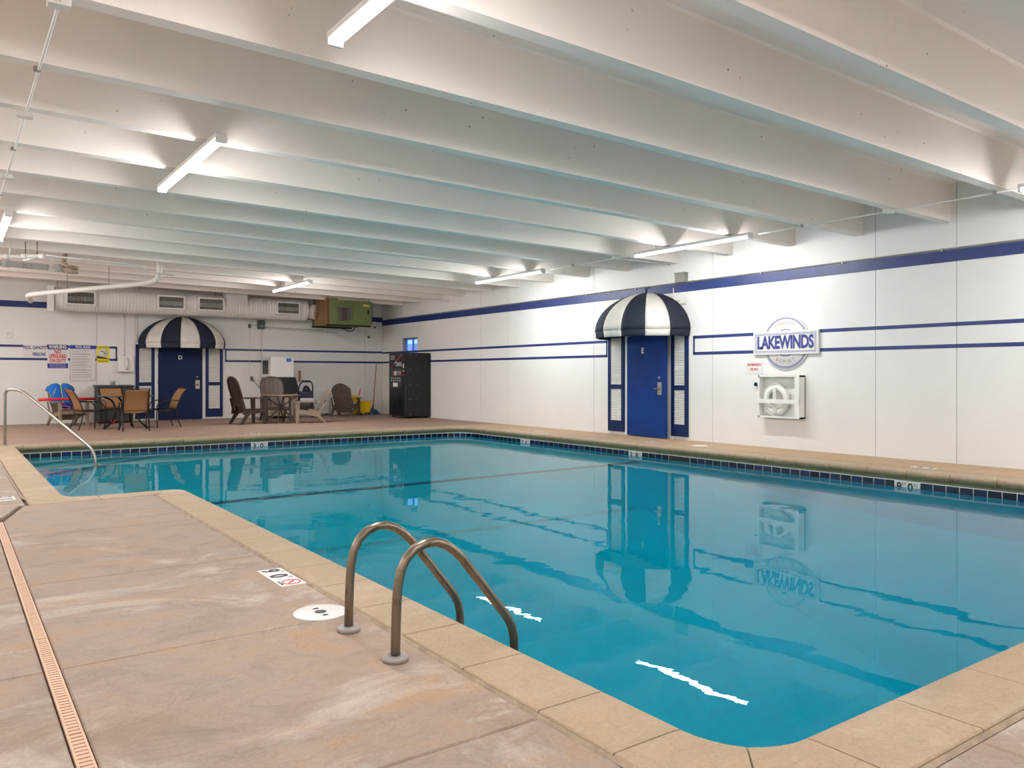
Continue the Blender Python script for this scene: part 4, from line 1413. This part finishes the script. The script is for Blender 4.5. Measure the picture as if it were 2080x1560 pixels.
# ------------------------------------------------------------------ outdoor plastic chairs
def adirondack(name, label, m, loc, rz, seat=.36, arm=.58, top=.98, rec=.42, upright=False, slats=5, group=None):
    """faces local -y"""
    t_ = thing(name, label, 'chair', loc, rz, group)
    W = .30
    # backrest: arched slats
    b = MB()
    y0, z0 = .20, seat - .24 if not upright else seat - .05
    hgt = top - z0
    dy = hgt * rec
    sw = 2 * W / slats
    for i in range(slats):
        xc = -W + sw * (i + .5)
        f = 1 - .22 * (xc / W) ** 2
        wtop = .80 + .12 * 0
        def P_(x, s):
            k = (.82 + .18 * min(1, s * 1.6)) if not upright else (.86 + .14 * math.sin(s * PI * .75))
            bow = .03 * (x / W) ** 2
            return Vector((x * k, y0 + dy * s - bow, z0 + hgt * s))
        x0, x1 = xc - sw / 2 + .0035, xc + sw / 2 - .0035
        N = 6
        vs = []
        for j in range(N + 1):
            for xx in (x0, x1):
                ff = 1 - .20 * (abs(xx) / W) ** 2.2
                p = P_(xx, j / N * ff)
                vs.append(p); vs.append(p + Vector((0, .018, .006)))
        fs = []
        for j in range(N):
            o_ = j * 4
            fs += [(o_, o_ + 2, o_ + 6, o_ + 4), (o_ + 1, o_ + 5, o_ + 7, o_ + 3), (o_, o_ + 4, o_ + 5, o_ + 1), (o_ + 2, o_ + 3, o_ + 7, o_ + 6)]
        fs += [(0, 1, 3, 2), (N * 4, N * 4 + 2, N * 4 + 3, N * 4 + 1)]
        b.add(vs, fs)
    # back rails join the slats
    for s_ in (.18, .52):
        b.box(-W * .92, W * .92, -.02, .0, -.03, .03, T(0, y0 + dy * s_ + .035, z0 + hgt * s_) @ Matrix.Rotation(-math.atan(rec), 4, 'X'))
    if upright:
        def rim(side):
            return [(side * W * .88, y0 + .0, z0)] + [(side * W * (.88 + .14 * math.sin(s_ * PI * .75)), y0 + dy * s_, z0 + hgt * s_) for s_ in (.25, .5, .7)]
        arch = rim(-1) + [(W * 1.0 * math.sin(a), y0 + dy * (.78 + .22 * math.cos(a)), z0 + hgt * (.80 + .20 * math.cos(a))) for a in (-1.3, -.9, -.45, 0, .45, .9, 1.3)] + list(reversed(rim(1)))
        b.tube(arch, .022, 8)
    b.build('backrest', m, t_)
    # seat slats, dipping to the back
    s_ = MB()
    for i in range(5):
        y = -.30 + i * .115
        z = seat - (i * .028 if not upright else i * .012)
        s_.box(-W * .98, W * .98, y, y + .10, z - .018, z)
    s_.box(-W * .98, W * .98, -.325, -.30, seat - .075, seat - .005)
    s_.build('seat', m, t_)
    for sg_ in (-1, 1):
        ax = sg_ * (W + .045)
        MB().prism([(ax - .055, -.40), (ax + .055, -.40), (ax + .05, .0), (ax + .03, .26), (ax - .03, .26), (ax - .05, .0)], arm - .022, arm).build('armrest', m, t_)
        ax2 = sg_ * (W + .02)
        # front leg
        def tap(p, q, wa, wb, ty=.022):
            v_ = []
            for (pt, w_) in ((p, wa), (q, wb)):
                for (dx, dy_) in ((-ty, -w_), (ty, -w_), (ty, w_), (-ty, w_)):
                    v_.append((pt[0] + dx, pt[1] + dy_, pt[2]))
            return MB().add(v_, [(0, 3, 2, 1), (4, 5, 6, 7), (0, 1, 5, 4), (1, 2, 6, 5), (2, 3, 7, 6), (3, 0, 4, 7)])
        tap((ax2, -.30, 0), (ax2, -.28, arm - .02), .035, .06).build('leg', m, t_)
        tap((ax2, .42 if not upright else .34, 0), (ax2, .10, seat - .02), .032, .07).build('leg', m, t_)
        # side rail and back post up to the armrest
        rl = MB()
        rl.add([(ax2 - .015, -.30, seat - .09), (ax2 + .015, -.30, seat - .09), (ax2 + .015, .30, seat - .22 if not upright else seat - .13), (ax2 - .015, .30, seat - .22 if not upright else seat - .13),
                (ax2 - .015, -.30, seat), (ax2 + .015, -.30, seat), (ax2 + .015, .30, seat - .10 if not upright else seat - .03), (ax2 - .015, .30, seat - .10 if not upright else seat - .03)],
               [(0, 3, 2, 1), (4, 5, 6, 7), (0, 1, 5, 4), (1, 2, 6, 5), (2, 3, 7, 6), (3, 0, 4, 7)])
        rl.add([(ax2 - .013, .20, seat - .12), (ax2 + .013, .20, seat - .12), (ax2 + .013, .26, seat - .12), (ax2 - .013, .26, seat - .12),
                (ax2 - .013, y0 + (arm - z0) * rec - .0, arm - .01), (ax2 + .013, y0 + (arm - z0) * rec, arm - .01), (ax2 + .013, y0 + (arm - z0) * rec + .05, arm - .01), (ax2 - .013, y0 + (arm - z0) * rec + .05, arm - .01)],
               [(0, 3, 2, 1), (4, 5, 6, 7), (0, 1, 5, 4), (1, 2, 6, 5), (2, 3, 7, 6), (3, 0, 4, 7)])
        rl.build('side_rail', m, t_)
    return t_
G2 = 'plastic deck chairs'
adirondack('deck_chair', 'dark brown upright deck chair in profile, leftmost at the brown table', 'brown', (6.33, 20.55, 0), PI / 2 + .15, .38, .67, 1.20, .30, True, group=G2)
adirondack('deck_chair', 'brown arched-back deck chair facing the pool behind the brown table', 'brown2', (7.38, 21.55, 0), -.05, .38, .66, 1.20, .26, True, group=G2)
adirondack('deck_chair', 'tan reclined deck chair in profile right of the brown table', 'taupe', (7.78, 20.22, 0), -PI / 2 - .25, .36, .56, .95, .50, group=G2)
adirondack('deck_chair', 'dark grey deck chair seen from behind beside the yellow bucket', 'greyplastic', (9.98, 22.75, 0), PI - .75, .36, .56, 1.0, .36, slats=6, group=G2)
adirondack('deck_chair', 'taupe deck chair holding a blue life vest by the wall signs', 'taupe', (2.48, 22.45, 0), .30, .37, .60, .98, .40, group=G2)

# ------------------------------------------------------------------ sling chairs and dark round table
def sling_chair(label, loc, rz):
    """faces local -y"""
    t_ = thing('sling_chair', label, 'chair', loc, rz, 'tan sling patio chairs')
    W = .255
    def back(u, v):
        x = (-W + .01) + (2 * W - .02) * u
        yy_ = [.20, .235, .275, .335, .42][0:5]
        s = v * 4; i = min(int(s), 3); f = s - i
        y = yy_[i] * (1 - f) + yy_[i + 1] * f
        z = .44 + v * .50 - (.02 * v ** 4)
        return (x, y + .018 * math.sin(u * PI), z)
    MB().grid(back, 8, 10, .006).build('back_sling', 'sling', t_)
    def seatf(u, v):
        x = (-W + .01) + (2 * W - .02) * u
        y = -.24 + .44 * v
        return (x, y, .425 - .02 * math.sin(u * PI) + .012 * (1 - v) - .02 * math.sin(v * PI))
    MB().grid(seatf, 8, 6, .006).build('seat_sling', 'sling', t_)
    for sg_ in (-1, 1):
        x = sg_ * W
        MB().tube(arc_pts([(x * 1.06, .30, 0), (x, .22, .22), (x, .19, .44), (x, .27, .66), (x, .44, .945)], 4, .09), .012, 8).build('leg', 'blackframe', t_)
        MB().tube(arc_pts([(x * 1.10, -.25, 0), (x * 1.08, -.27, .30), (x * 1.14, -.25, .60), (x * 1.10, -.02, .655), (x, .265, .64)], 5, .14), .012, 8).build('leg', 'blackframe', t_)
        MB().tube([(x, -.26, .435), (x, .20, .43)], .011, 8).build('seat_rail', 'blackframe', t_)
    MB().tube([(-W, .44, .94), (W, .44, .94)], .010, 8).build('top_rail', 'blackframe', t_)
    MB().tube([(-W, -.25, .43), (W, -.25, .43)], .010, 8).build('cross_rail', 'blackframe', t_)
    return t_
sc1 = sling_chair('tan sling chair with its back to the pool at the dark table', (3.46, 19.50, 0), PI - .05)
dup(sc1, 'tan sling chair facing the pool behind the dark round table', loc=(3.38, 21.45, 0), rz=.12)
dup(sc1, 'tan sling chair in profile left of the dark round table', loc=(2.66, 20.52, 0), rz=PI / 2 + .22)
dup(sc1, 'tan sling chair right of the dark table in front of door D', loc=(4.28, 20.42, 0), rz=-PI / 2 + .12)

tb = thing('patio_table', 'dark glass-topped round patio table with black legs', 'table', (3.45, 20.45, 0))
MB().lathe([(.58, .745), (.60, .75), (.60, .765), (.585, .772), (.01, .772)], (0, 0, 0), 40).build('tabletop', 'glasstop', tb)
for k in range(4):
    a = PI / 4 + k * PI / 2 + .3
    c, s_ = math.cos(a), math.sin(a)
    MB().tube(arc_pts([(c * .50, s_ * .50, .74), (c * .30, s_ * .30, .66), (c * .22, s_ * .22, .40), (c * .30, s_ * .30, .15), (c * .50, s_ * .50, 0)], 5, .12), .022, 8).build('leg', 'blackframe', tb)
MB().torus((0, 0, .40), .21, .012, 24, 6).build('brace_ring', 'blackframe', tb)

tb2 = thing('patio_table', 'small round brown table with crossed bronze legs', 'table', (7.13, 20.42, 0))
MB().lathe([(.46, .70), (.485, .705), (.49, .722), (.475, .735), (.01, .738)], (0, 0, 0), 36).build('tabletop', 'tabletop2', tb2)
MB().torus((0, 0, .715), .485, .014, 36, 8).build('rim', 'bronze', tb2)
for k in range(4):
    a = PI / 4 + k * PI / 2 + .25
    c, s_ = math.cos(a), math.sin(a)
    MB().tube(arc_pts([(c * .42, s_ * .42, .70), (c * .10, s_ * .10, .48), (-c * .03, -s_ * .03, .40), (c * .10, s_ * .10, .32), (c * .36, s_ * .36, .06), (c * .37, s_ * .37, 0)], 4, .06), .016, 8).build('leg', 'bronze', tb2)
MB().torus((0, 0, .40), .05, .012, 16, 6).build('collar', 'bronze', tb2)

# vest, noodle, goggles on the taupe chair
vest = thing('life_vest', 'bright blue life vest with yellow zigzags draped over a deck chair', 'life vest', (2.36, 22.50, .60), .22)
def vp(side):
    ol = [(0.0, -.06), (0.0, .40), (.06, .455), (.17, .44), (.30, .36), (.335, .27), (.26, .22), (.245, .10), (.255, -.02), (.14, -.07)]
    return [(side * (x + .006), y) for x, y in ol]
def curve(p):
    return Vector((p.x, p.y + .05 * (p.x / .3) ** 2 + p.z * .42, p.z))
for sd in (-1, 1):
    ol = vp(sd)
    mbv = MB()
    n_ = len(ol)
    cx0 = (sum(p[0] for p in ol) / n_, sum(p[1] for p in ol) / n_)
    fr, bk = [], []
    vs = []
    for (k, y) in ((1.0, 0.0), (.97, -.022), (.80, -.038), (0, -.042)):
        for (x, z) in ol:
            vs.append(curve(Vector((cx0[0] + (x - cx0[0]) * k, y, cx0[1] + (z - cx0[1]) * k))))
    fs = []
    for i in range(3):
        for j in range(n_):
            fs.append((i * n_ + j, i * n_ + (j + 1) % n_, (i + 1) * n_ + (j + 1) % n_, (i + 1) * n_ + j))
    fs.append(tuple(range(n_)))
    mbv.add(vs, fs, True).build('vest_panel', 'vest', vest)
    zz = MB()
    pts_ = [(.10, .36), (.17, .26), (.155, .24), (.215, .14), (.16, .215), (.175, .235)]
    zz.prism([(sd * x, z) for x, z in pts_], 0, .003, Matrix(((1, 0, 0, 0), (0, .42, -1, -.03), (0, 1, 0, 0), (0, 0, 0, 1))))
    zz.build('zigzag_print', 'paleyellow', vest)
    MB().tube([curve(Vector((x, -.01, z))) for x, z in ol + ol[:1]], .007, 6).build('piping', 'paleyellow', vest)
MB().tube([(0, -.035 - .03, -.06), (0, .0, .05), (0, .05, .20), (0, .125, .38)], .008, 6).build('zipper', 'paleyellow', vest)
bp = MB().prism([(-.02, -.20), (.16, -.20), (.22, -.10), (.16, -.06), (-.02, -.06)], .03, .07, Matrix(((1, 0, 0, 0), (0, 0, -1, -.0), (0, 1, 0, 0), (0, 0, 0, 1))))
bp.build('crotch_strap', 'purple', vest, label='purple strap')
nd = MB().tube([(1.80, 22.08, .655), (2.1, 22.10, .665), (2.5, 22.12, .665), (3.04, 22.15, .66)], .034, 14).build('pool_noodle', 'red', None)
tag(nd, 'red foam pool noodle lying across the arms of the taupe chair', 'pool noodle')
gg = thing('swim_goggles', 'pink swimming goggles on the seat of the taupe chair', 'goggles', (2.40, 22.30, .375), .2)
MB().torus((-.06, 0, .05), .035, .012, 16, 6).torus((.06, 0, .04), .035, .012, 16, 6).build('lens_ring', 'pink', gg)
MB().tube([(-.10, .02, .05), (-.14, .08, .09), (0, .10, .12), (.13, .08, .08), (.10, .02, .04)], .010, 6).build('strap', 'pink', gg)

# dark resin deck box with a cup on top
db = thing('storage_box', 'tall dark grey resin storage box against the back wall', 'storage box', (3.62, 23.22, 0))
MB().bbox(-.42, .42, -.30, .32, .03, .93, .01).build('body', 'wicker', db)
MB().bbox(-.445, .445, -.33, .34, .93, .985, .012).build('lid', 'wicker', db)
for k in range(17):
    xx = -.40 + k * .05
    MB().box(xx - .018, xx + .018, -.306, -.296, .07, .88).build('slat', 'wicker', db)
cup = MB().lathe([(.055, 0), (.078, .12), (.084, .125), (.080, .11), (.04, .01)], (3.58, 23.15, .985), 20).build('plastic_tub', 'clear', None)
tag(cup, 'clear plastic tub on top of the dark storage box', 'tub')
rbl = thing('red_ball', 'small red ball on the deck under the dark table', 'ball', (3.50, 22.6, 0))
MB().lathe([(.01, 0), (.045, .02), (.062, .06), (.045, .10), (.01, .12)], (0, 0, 0), 16).build('ball', 'red', rbl)

# ------------------------------------------------------------------ ice machine, vacuum, cabinet, bucket, mop
im = thing('ice_machine', 'white ice maker head on a beige bin with black sloped door', 'ice machine', (7.62, 22.62, 0), 0)
MB().bbox(.0, .72, .0, .90, .06, 1.17, .01).build('bin', 'beige', im)
MB().bbox(.0, .68, .02, .90, 1.19, 1.78, .015).build('head', 'icewhite', im)
MB().box(-.006, .0, .25, .75, 1.28, 1.68).build('side_vent', 'black', im)
MB().box(.46, .60, .012, .02, 1.64, 1.74).build('badge_border', 'signblue', im)
MB().box(.475, .585, .006, .013, 1.655, 1.725).build('badge', 'bluebadge', im)
MB().add([(.02, -.02, 1.17), (.72, -.02, 1.17), (.80, -.16, .72), (.06, -.16, .72), (.02, .02, 1.19), (.72, .02, 1.19), (.80, .02, .72), (.06, .02, .72)],
         [(0, 1, 2, 3), (4, 7, 6, 5), (0, 4, 5, 1), (1, 5, 6, 2), (2, 6, 7, 3), (3, 7, 4, 0)]).build('bin_door', 'black', im)
for (a, b) in ((.05, .06), (.66, .06), (.05, .84), (.66, .84)):
    MB().cyl((a, b, 0), (a, b, .07), .02, 8).build('foot', 'galv', im)
MB().tube(arc_pts([(-.01, .5, 1.0), (-.05, .4, .5), (-.02, .3, .12), (.15, .1, .08)], 4, .15), .008, 6).build('drain_hose', 'clear', im)

vc = thing('pool_cleaner_cart', 'black and navy pool vacuum cart with a tall loop handle', 'pool cleaner', (8.62, 22.55, 0), -.15)
MB().tube(arc_pts([(-.20, .05, .10), (-.20, .02, .85), (-.13, 0, 1.06), (.16, 0, 1.06), (.21, 0, .95), (.21, .02, .10)], 5, .09), .018, 10).build('handle_frame', 'blackframe', vc)
MB().tube([(-.10, 0, 1.065), (.14, 0, 1.065)], .028, 10).build('grip', 'leg_rubber', vc)
MB().bbox(-.22, .20, -.18, .10, .42, .78, .05).build('cleaner_body', 'navycloth', vc)
MB().lathe([(.10, 0), (.11, .06), (.07, .13), (.03, .17)], (.02, -.05, .76), 16).build('motor_cap', 'navycloth', vc)
MB().bbox(-.20, .20, -.24, -.16, .46, .58, .03).build('brush_roller', 'clear', vc)
MB().bbox(-.19, .19, -.16, .12, .14, .40, .04).build('base_box', 'black', vc)
MB().tube(arc_pts([(-.1, -.1, .8), (-.06, -.12, .94), (.05, -.12, .93), (.08, -.1, .8)], 5, .05), .012, 8).build('cable_loop', 'leg_rubber', vc)
for sg_ in (-1, 1):
    MB().cyl((sg_ * .20, .06, .10), (sg_ * .25, .06, .10), .10, 20).build('wheel', 'leg_rubber', vc)
MB().torus((.12, -.2, .30), .09, .012, 20, 6, mtx=T(.12, -.2, .30) @ Matrix.Rotation(PI / 2, 4, 'X') @ T(-.12, .2, -.30)).build('hose_coil', 'leg_rubber', vc)

wc = thing('wall_cabinet', 'low white access cabinet against the back wall', 'cabinet', mtx=on_back(9.45, 0))
MB().bbox(-.28, .28, .06, .78, 0, .18, .006).build('body', 'icewhite', wc)
MB().bbox(-.26, .26, .09, .75, .18, .195, .004).build('door', 'icewhite', wc)
MB().bbox(-.21, -.15, .38, .48, .195, .22, .006).build('latch', 'brass', wc)
for xx in (-.2, .2):
    MB().cyl((xx, 0, .1), (xx, .07, .1), .02, 8).build('foot', 'black', wc)
hs = MB().tube(arc_pts([(9.02, YB - .02, 1.10), (9.25, YB - .02, 1.06), (9.35, YB - .02, .95), (9.35, YB - .02, .78)], 6, .12), .010, 8).build('conduit', 'pvc', None)
tag(hs, 'curved white tube above the low white cabinet', 'conduit')
pb = thing('phone_board', 'small wooden board with white phone box on the back wall', 'board', mtx=on_back(8.84, 1.22))
MB().bbox(-.045, .02, -.17, .17, 0, .03, .004).build('board', 'wood', pb)
MB().bbox(.02, .10, -.13, .15, 0, .05, .008).build('phone_box', 'icewhite', pb)
MB().bbox(-.01, .09, -.17, -.10, .03, .07, .01).build('bracket', 'rusty', pb)

bk = thing('mop_bucket', 'yellow mop bucket with wringer and red handle', 'bucket', (10.68, 23.05, 0), -.1)
MB().add([(-.13, -.16, .08), (.17, -.16, .08), (.17, .16, .08), (-.13, .16, .08), (-.17, -.20, .43), (.21, -.20, .43), (.21, .20, .43), (-.17, .20, .43),
          (-.15, -.18, .43), (.19, -.18, .43), (.19, .18, .43), (-.15, .18, .43), (-.11, -.14, .11), (.15, -.14, .11), (.15, .14, .11), (-.11, .14, .11)],
         [(0, 3, 2, 1), (0, 1, 5, 4), (1, 2, 6, 5), (2, 3, 7, 6), (3, 0, 4, 7), (4, 5, 9, 8), (5, 6, 10, 9), (6, 7, 11, 10), (7, 4, 8, 11),
          (8, 9, 13, 12), (9, 10, 14, 13), (10, 11, 15, 14), (11, 8, 12, 15), (12, 13, 14, 15)]).build('tub', 'yellow', bk)
MB().bbox(-.36, -.15, -.14, .14, .42, .62, .015).build('wringer', 'yellow', bk)
MB().box(-.24, -.16, -.145, -.14, .47, .52).build('wringer_slot', 'black', bk)
MB().tube([(-.15, -.05, .56), (-.10, -.05, .82)], .016, 8).build('lever', 'red', bk)
MB().lathe([(.02, 0), (.10, .02), (.13, .11), (.10, .21), (.02, .24)], (-.30, -.05, .03), 18).build('pail', 'yellow', bk)
for (a, b) in ((-.10, -.14), (.14, -.14), (-.10, .14), (.14, .14)):
    MB().cyl((a - .012, b, .04), (a + .012, b, .04), .038, 14).build('caster', 'leg_rubber', bk)

mp = thing('mop', 'wooden-handled mop with blue yarn head leaning on the back wall', 'mop', (11.0, 23.1, 0))
MB().tube([(.05, -.02, .30), (.38, .44, 1.60)], .014, 10).build('handle', 'wood', mp)
MB().tube([(.0, -.08, .16), (.05, -.02, .31)], .022, 8).tube([(-.08, -.06, .15), (0, -.06, .22), (.10, -.06, .14)], .01, 6).build('clamp', 'darkmetal', mp)
yn = MB()
random.seed(5)
for k in range(46):
    a = random.uniform(0, 2 * PI)
    r = random.uniform(.10, .26)
    yn.tube([(0, -.08, .16), (math.cos(a) * r * .5, -.08 + math.sin(a) * r * .4, random.uniform(.10, .17)), (math.cos(a) * r, -.08 + math.sin(a) * r * .5, .015)], .014, 5)
yn.build('yarn_head', 'mop', mp, kind='stuff')

# ------------------------------------------------------------------ vending machine: front faces local -y
vmt = thing('vending_machine', 'tall black COLD DRINKS vending machine against the right wall', 'vending machine', (10.74, 20.87, 0), -PI / 2)
# local: x from -.48 to .48 along the wall, y from 0 (front) to .84 (wall)
MB().bbox(-.48, .48, .10, .86, .04, 1.90, .008).build('cabinet', 'vm', vmt)
MB().bbox(-.48, .48, 0, .095, .06, 1.90, .012).build('door', 'vm', vmt)
def vtext(s, size, x, z, sx=.6):
    return text(s, size, 'signwhite', vmt, name='lettering', off=.0015, sx=sx, mtx=Matrix(((1, 0, 0, x), (0, 0, -1, -.004), (0, 1, 0, z), (0, 0, 0, 1))))
vtext('COLD', .17, -.26, 1.76)
vtext('DRINKS', .17, .14, 1.56)
MB().prism([(-.40, 1.46), (-.33, 1.46), (.40, 1.85), (.33, 1.87)], .001, .003, Matrix(((1, 0, 0, 0), (0, 0, -1, 0), (0, 1, 0, 0), (0, 0, 0, 1)))).build('streak', 'magenta', vmt)
MB().prism([(-.16, 1.585), (-.12, 1.59), (.02, 1.68), (-.02, 1.67)], .003, .004, Matrix(((1, 0, 0, 0), (0, 0, -1, 0), (0, 1, 0, 0), (0, 0, 0, 1)))).build('streak_highlight', 'can2', vmt)
MB().box(-.40, .36, -.003, 0, .86, 1.46).build('display_window', 'vmwin', vmt)
for (z, cols) in ((1.24, ('can1', 'can2', 'can3', 'can3', 'can1')), (.90, ('can2', 'can2', 'can2'))):
    for i, cc in enumerate(cols):
        xx = -.16 + i * .105
        MB().cyl((xx, -.002, z), (xx, -.002, z + .13), .032, 12).build('can', cc, vmt)
for i in range(5):
    for j in range(2):
        MB().cyl((-.30 + i * .13, 0, 1.09 + j * .07), (-.30 + i * .13, -.012, 1.09 + j * .07), .02, 10).build('selection_button', 'can2', vmt)
MB().box(.405, .46, -.006, 0, 1.46, 1.58).build('bill_slot', 'can2', vmt)
MB().cyl((.43, 0, 1.37), (.43, -.012, 1.37), .026, 12).build('coin_slot', 'can2', vmt)
MB().cyl((.43, 0, 1.26), (.43, -.02, 1.26), .022, 12).build('lock', 'satin', vmt)
MB().bbox(-.20, .20, -.02, .0, .36, .60, .02).build('dispenser_door', 'black', vmt)
rv = MB()
for zz in (1.84, 1.42, .98, .55, .12):
    for yy in (.18, .21, .40):
        rv.lathe([(.009, 0), (.006, .004), (.001, .005)], (0, 0, 0), 8, Matrix(((0, 0, 1, .48), (1, 0, 0, yy), (0, 1, 0, zz), (0, 0, 0, 1))))
rv.build('rivet', 'satin', vmt, kind='stuff')
for (a, b) in ((-.4, .1), (.4, .1), (-.4, .75), (.4, .75)):
    MB().cyl((a, b, 0), (a, b, .06), .03, 10).build('foot', 'black', vmt)

bpy.context.view_layer.update()
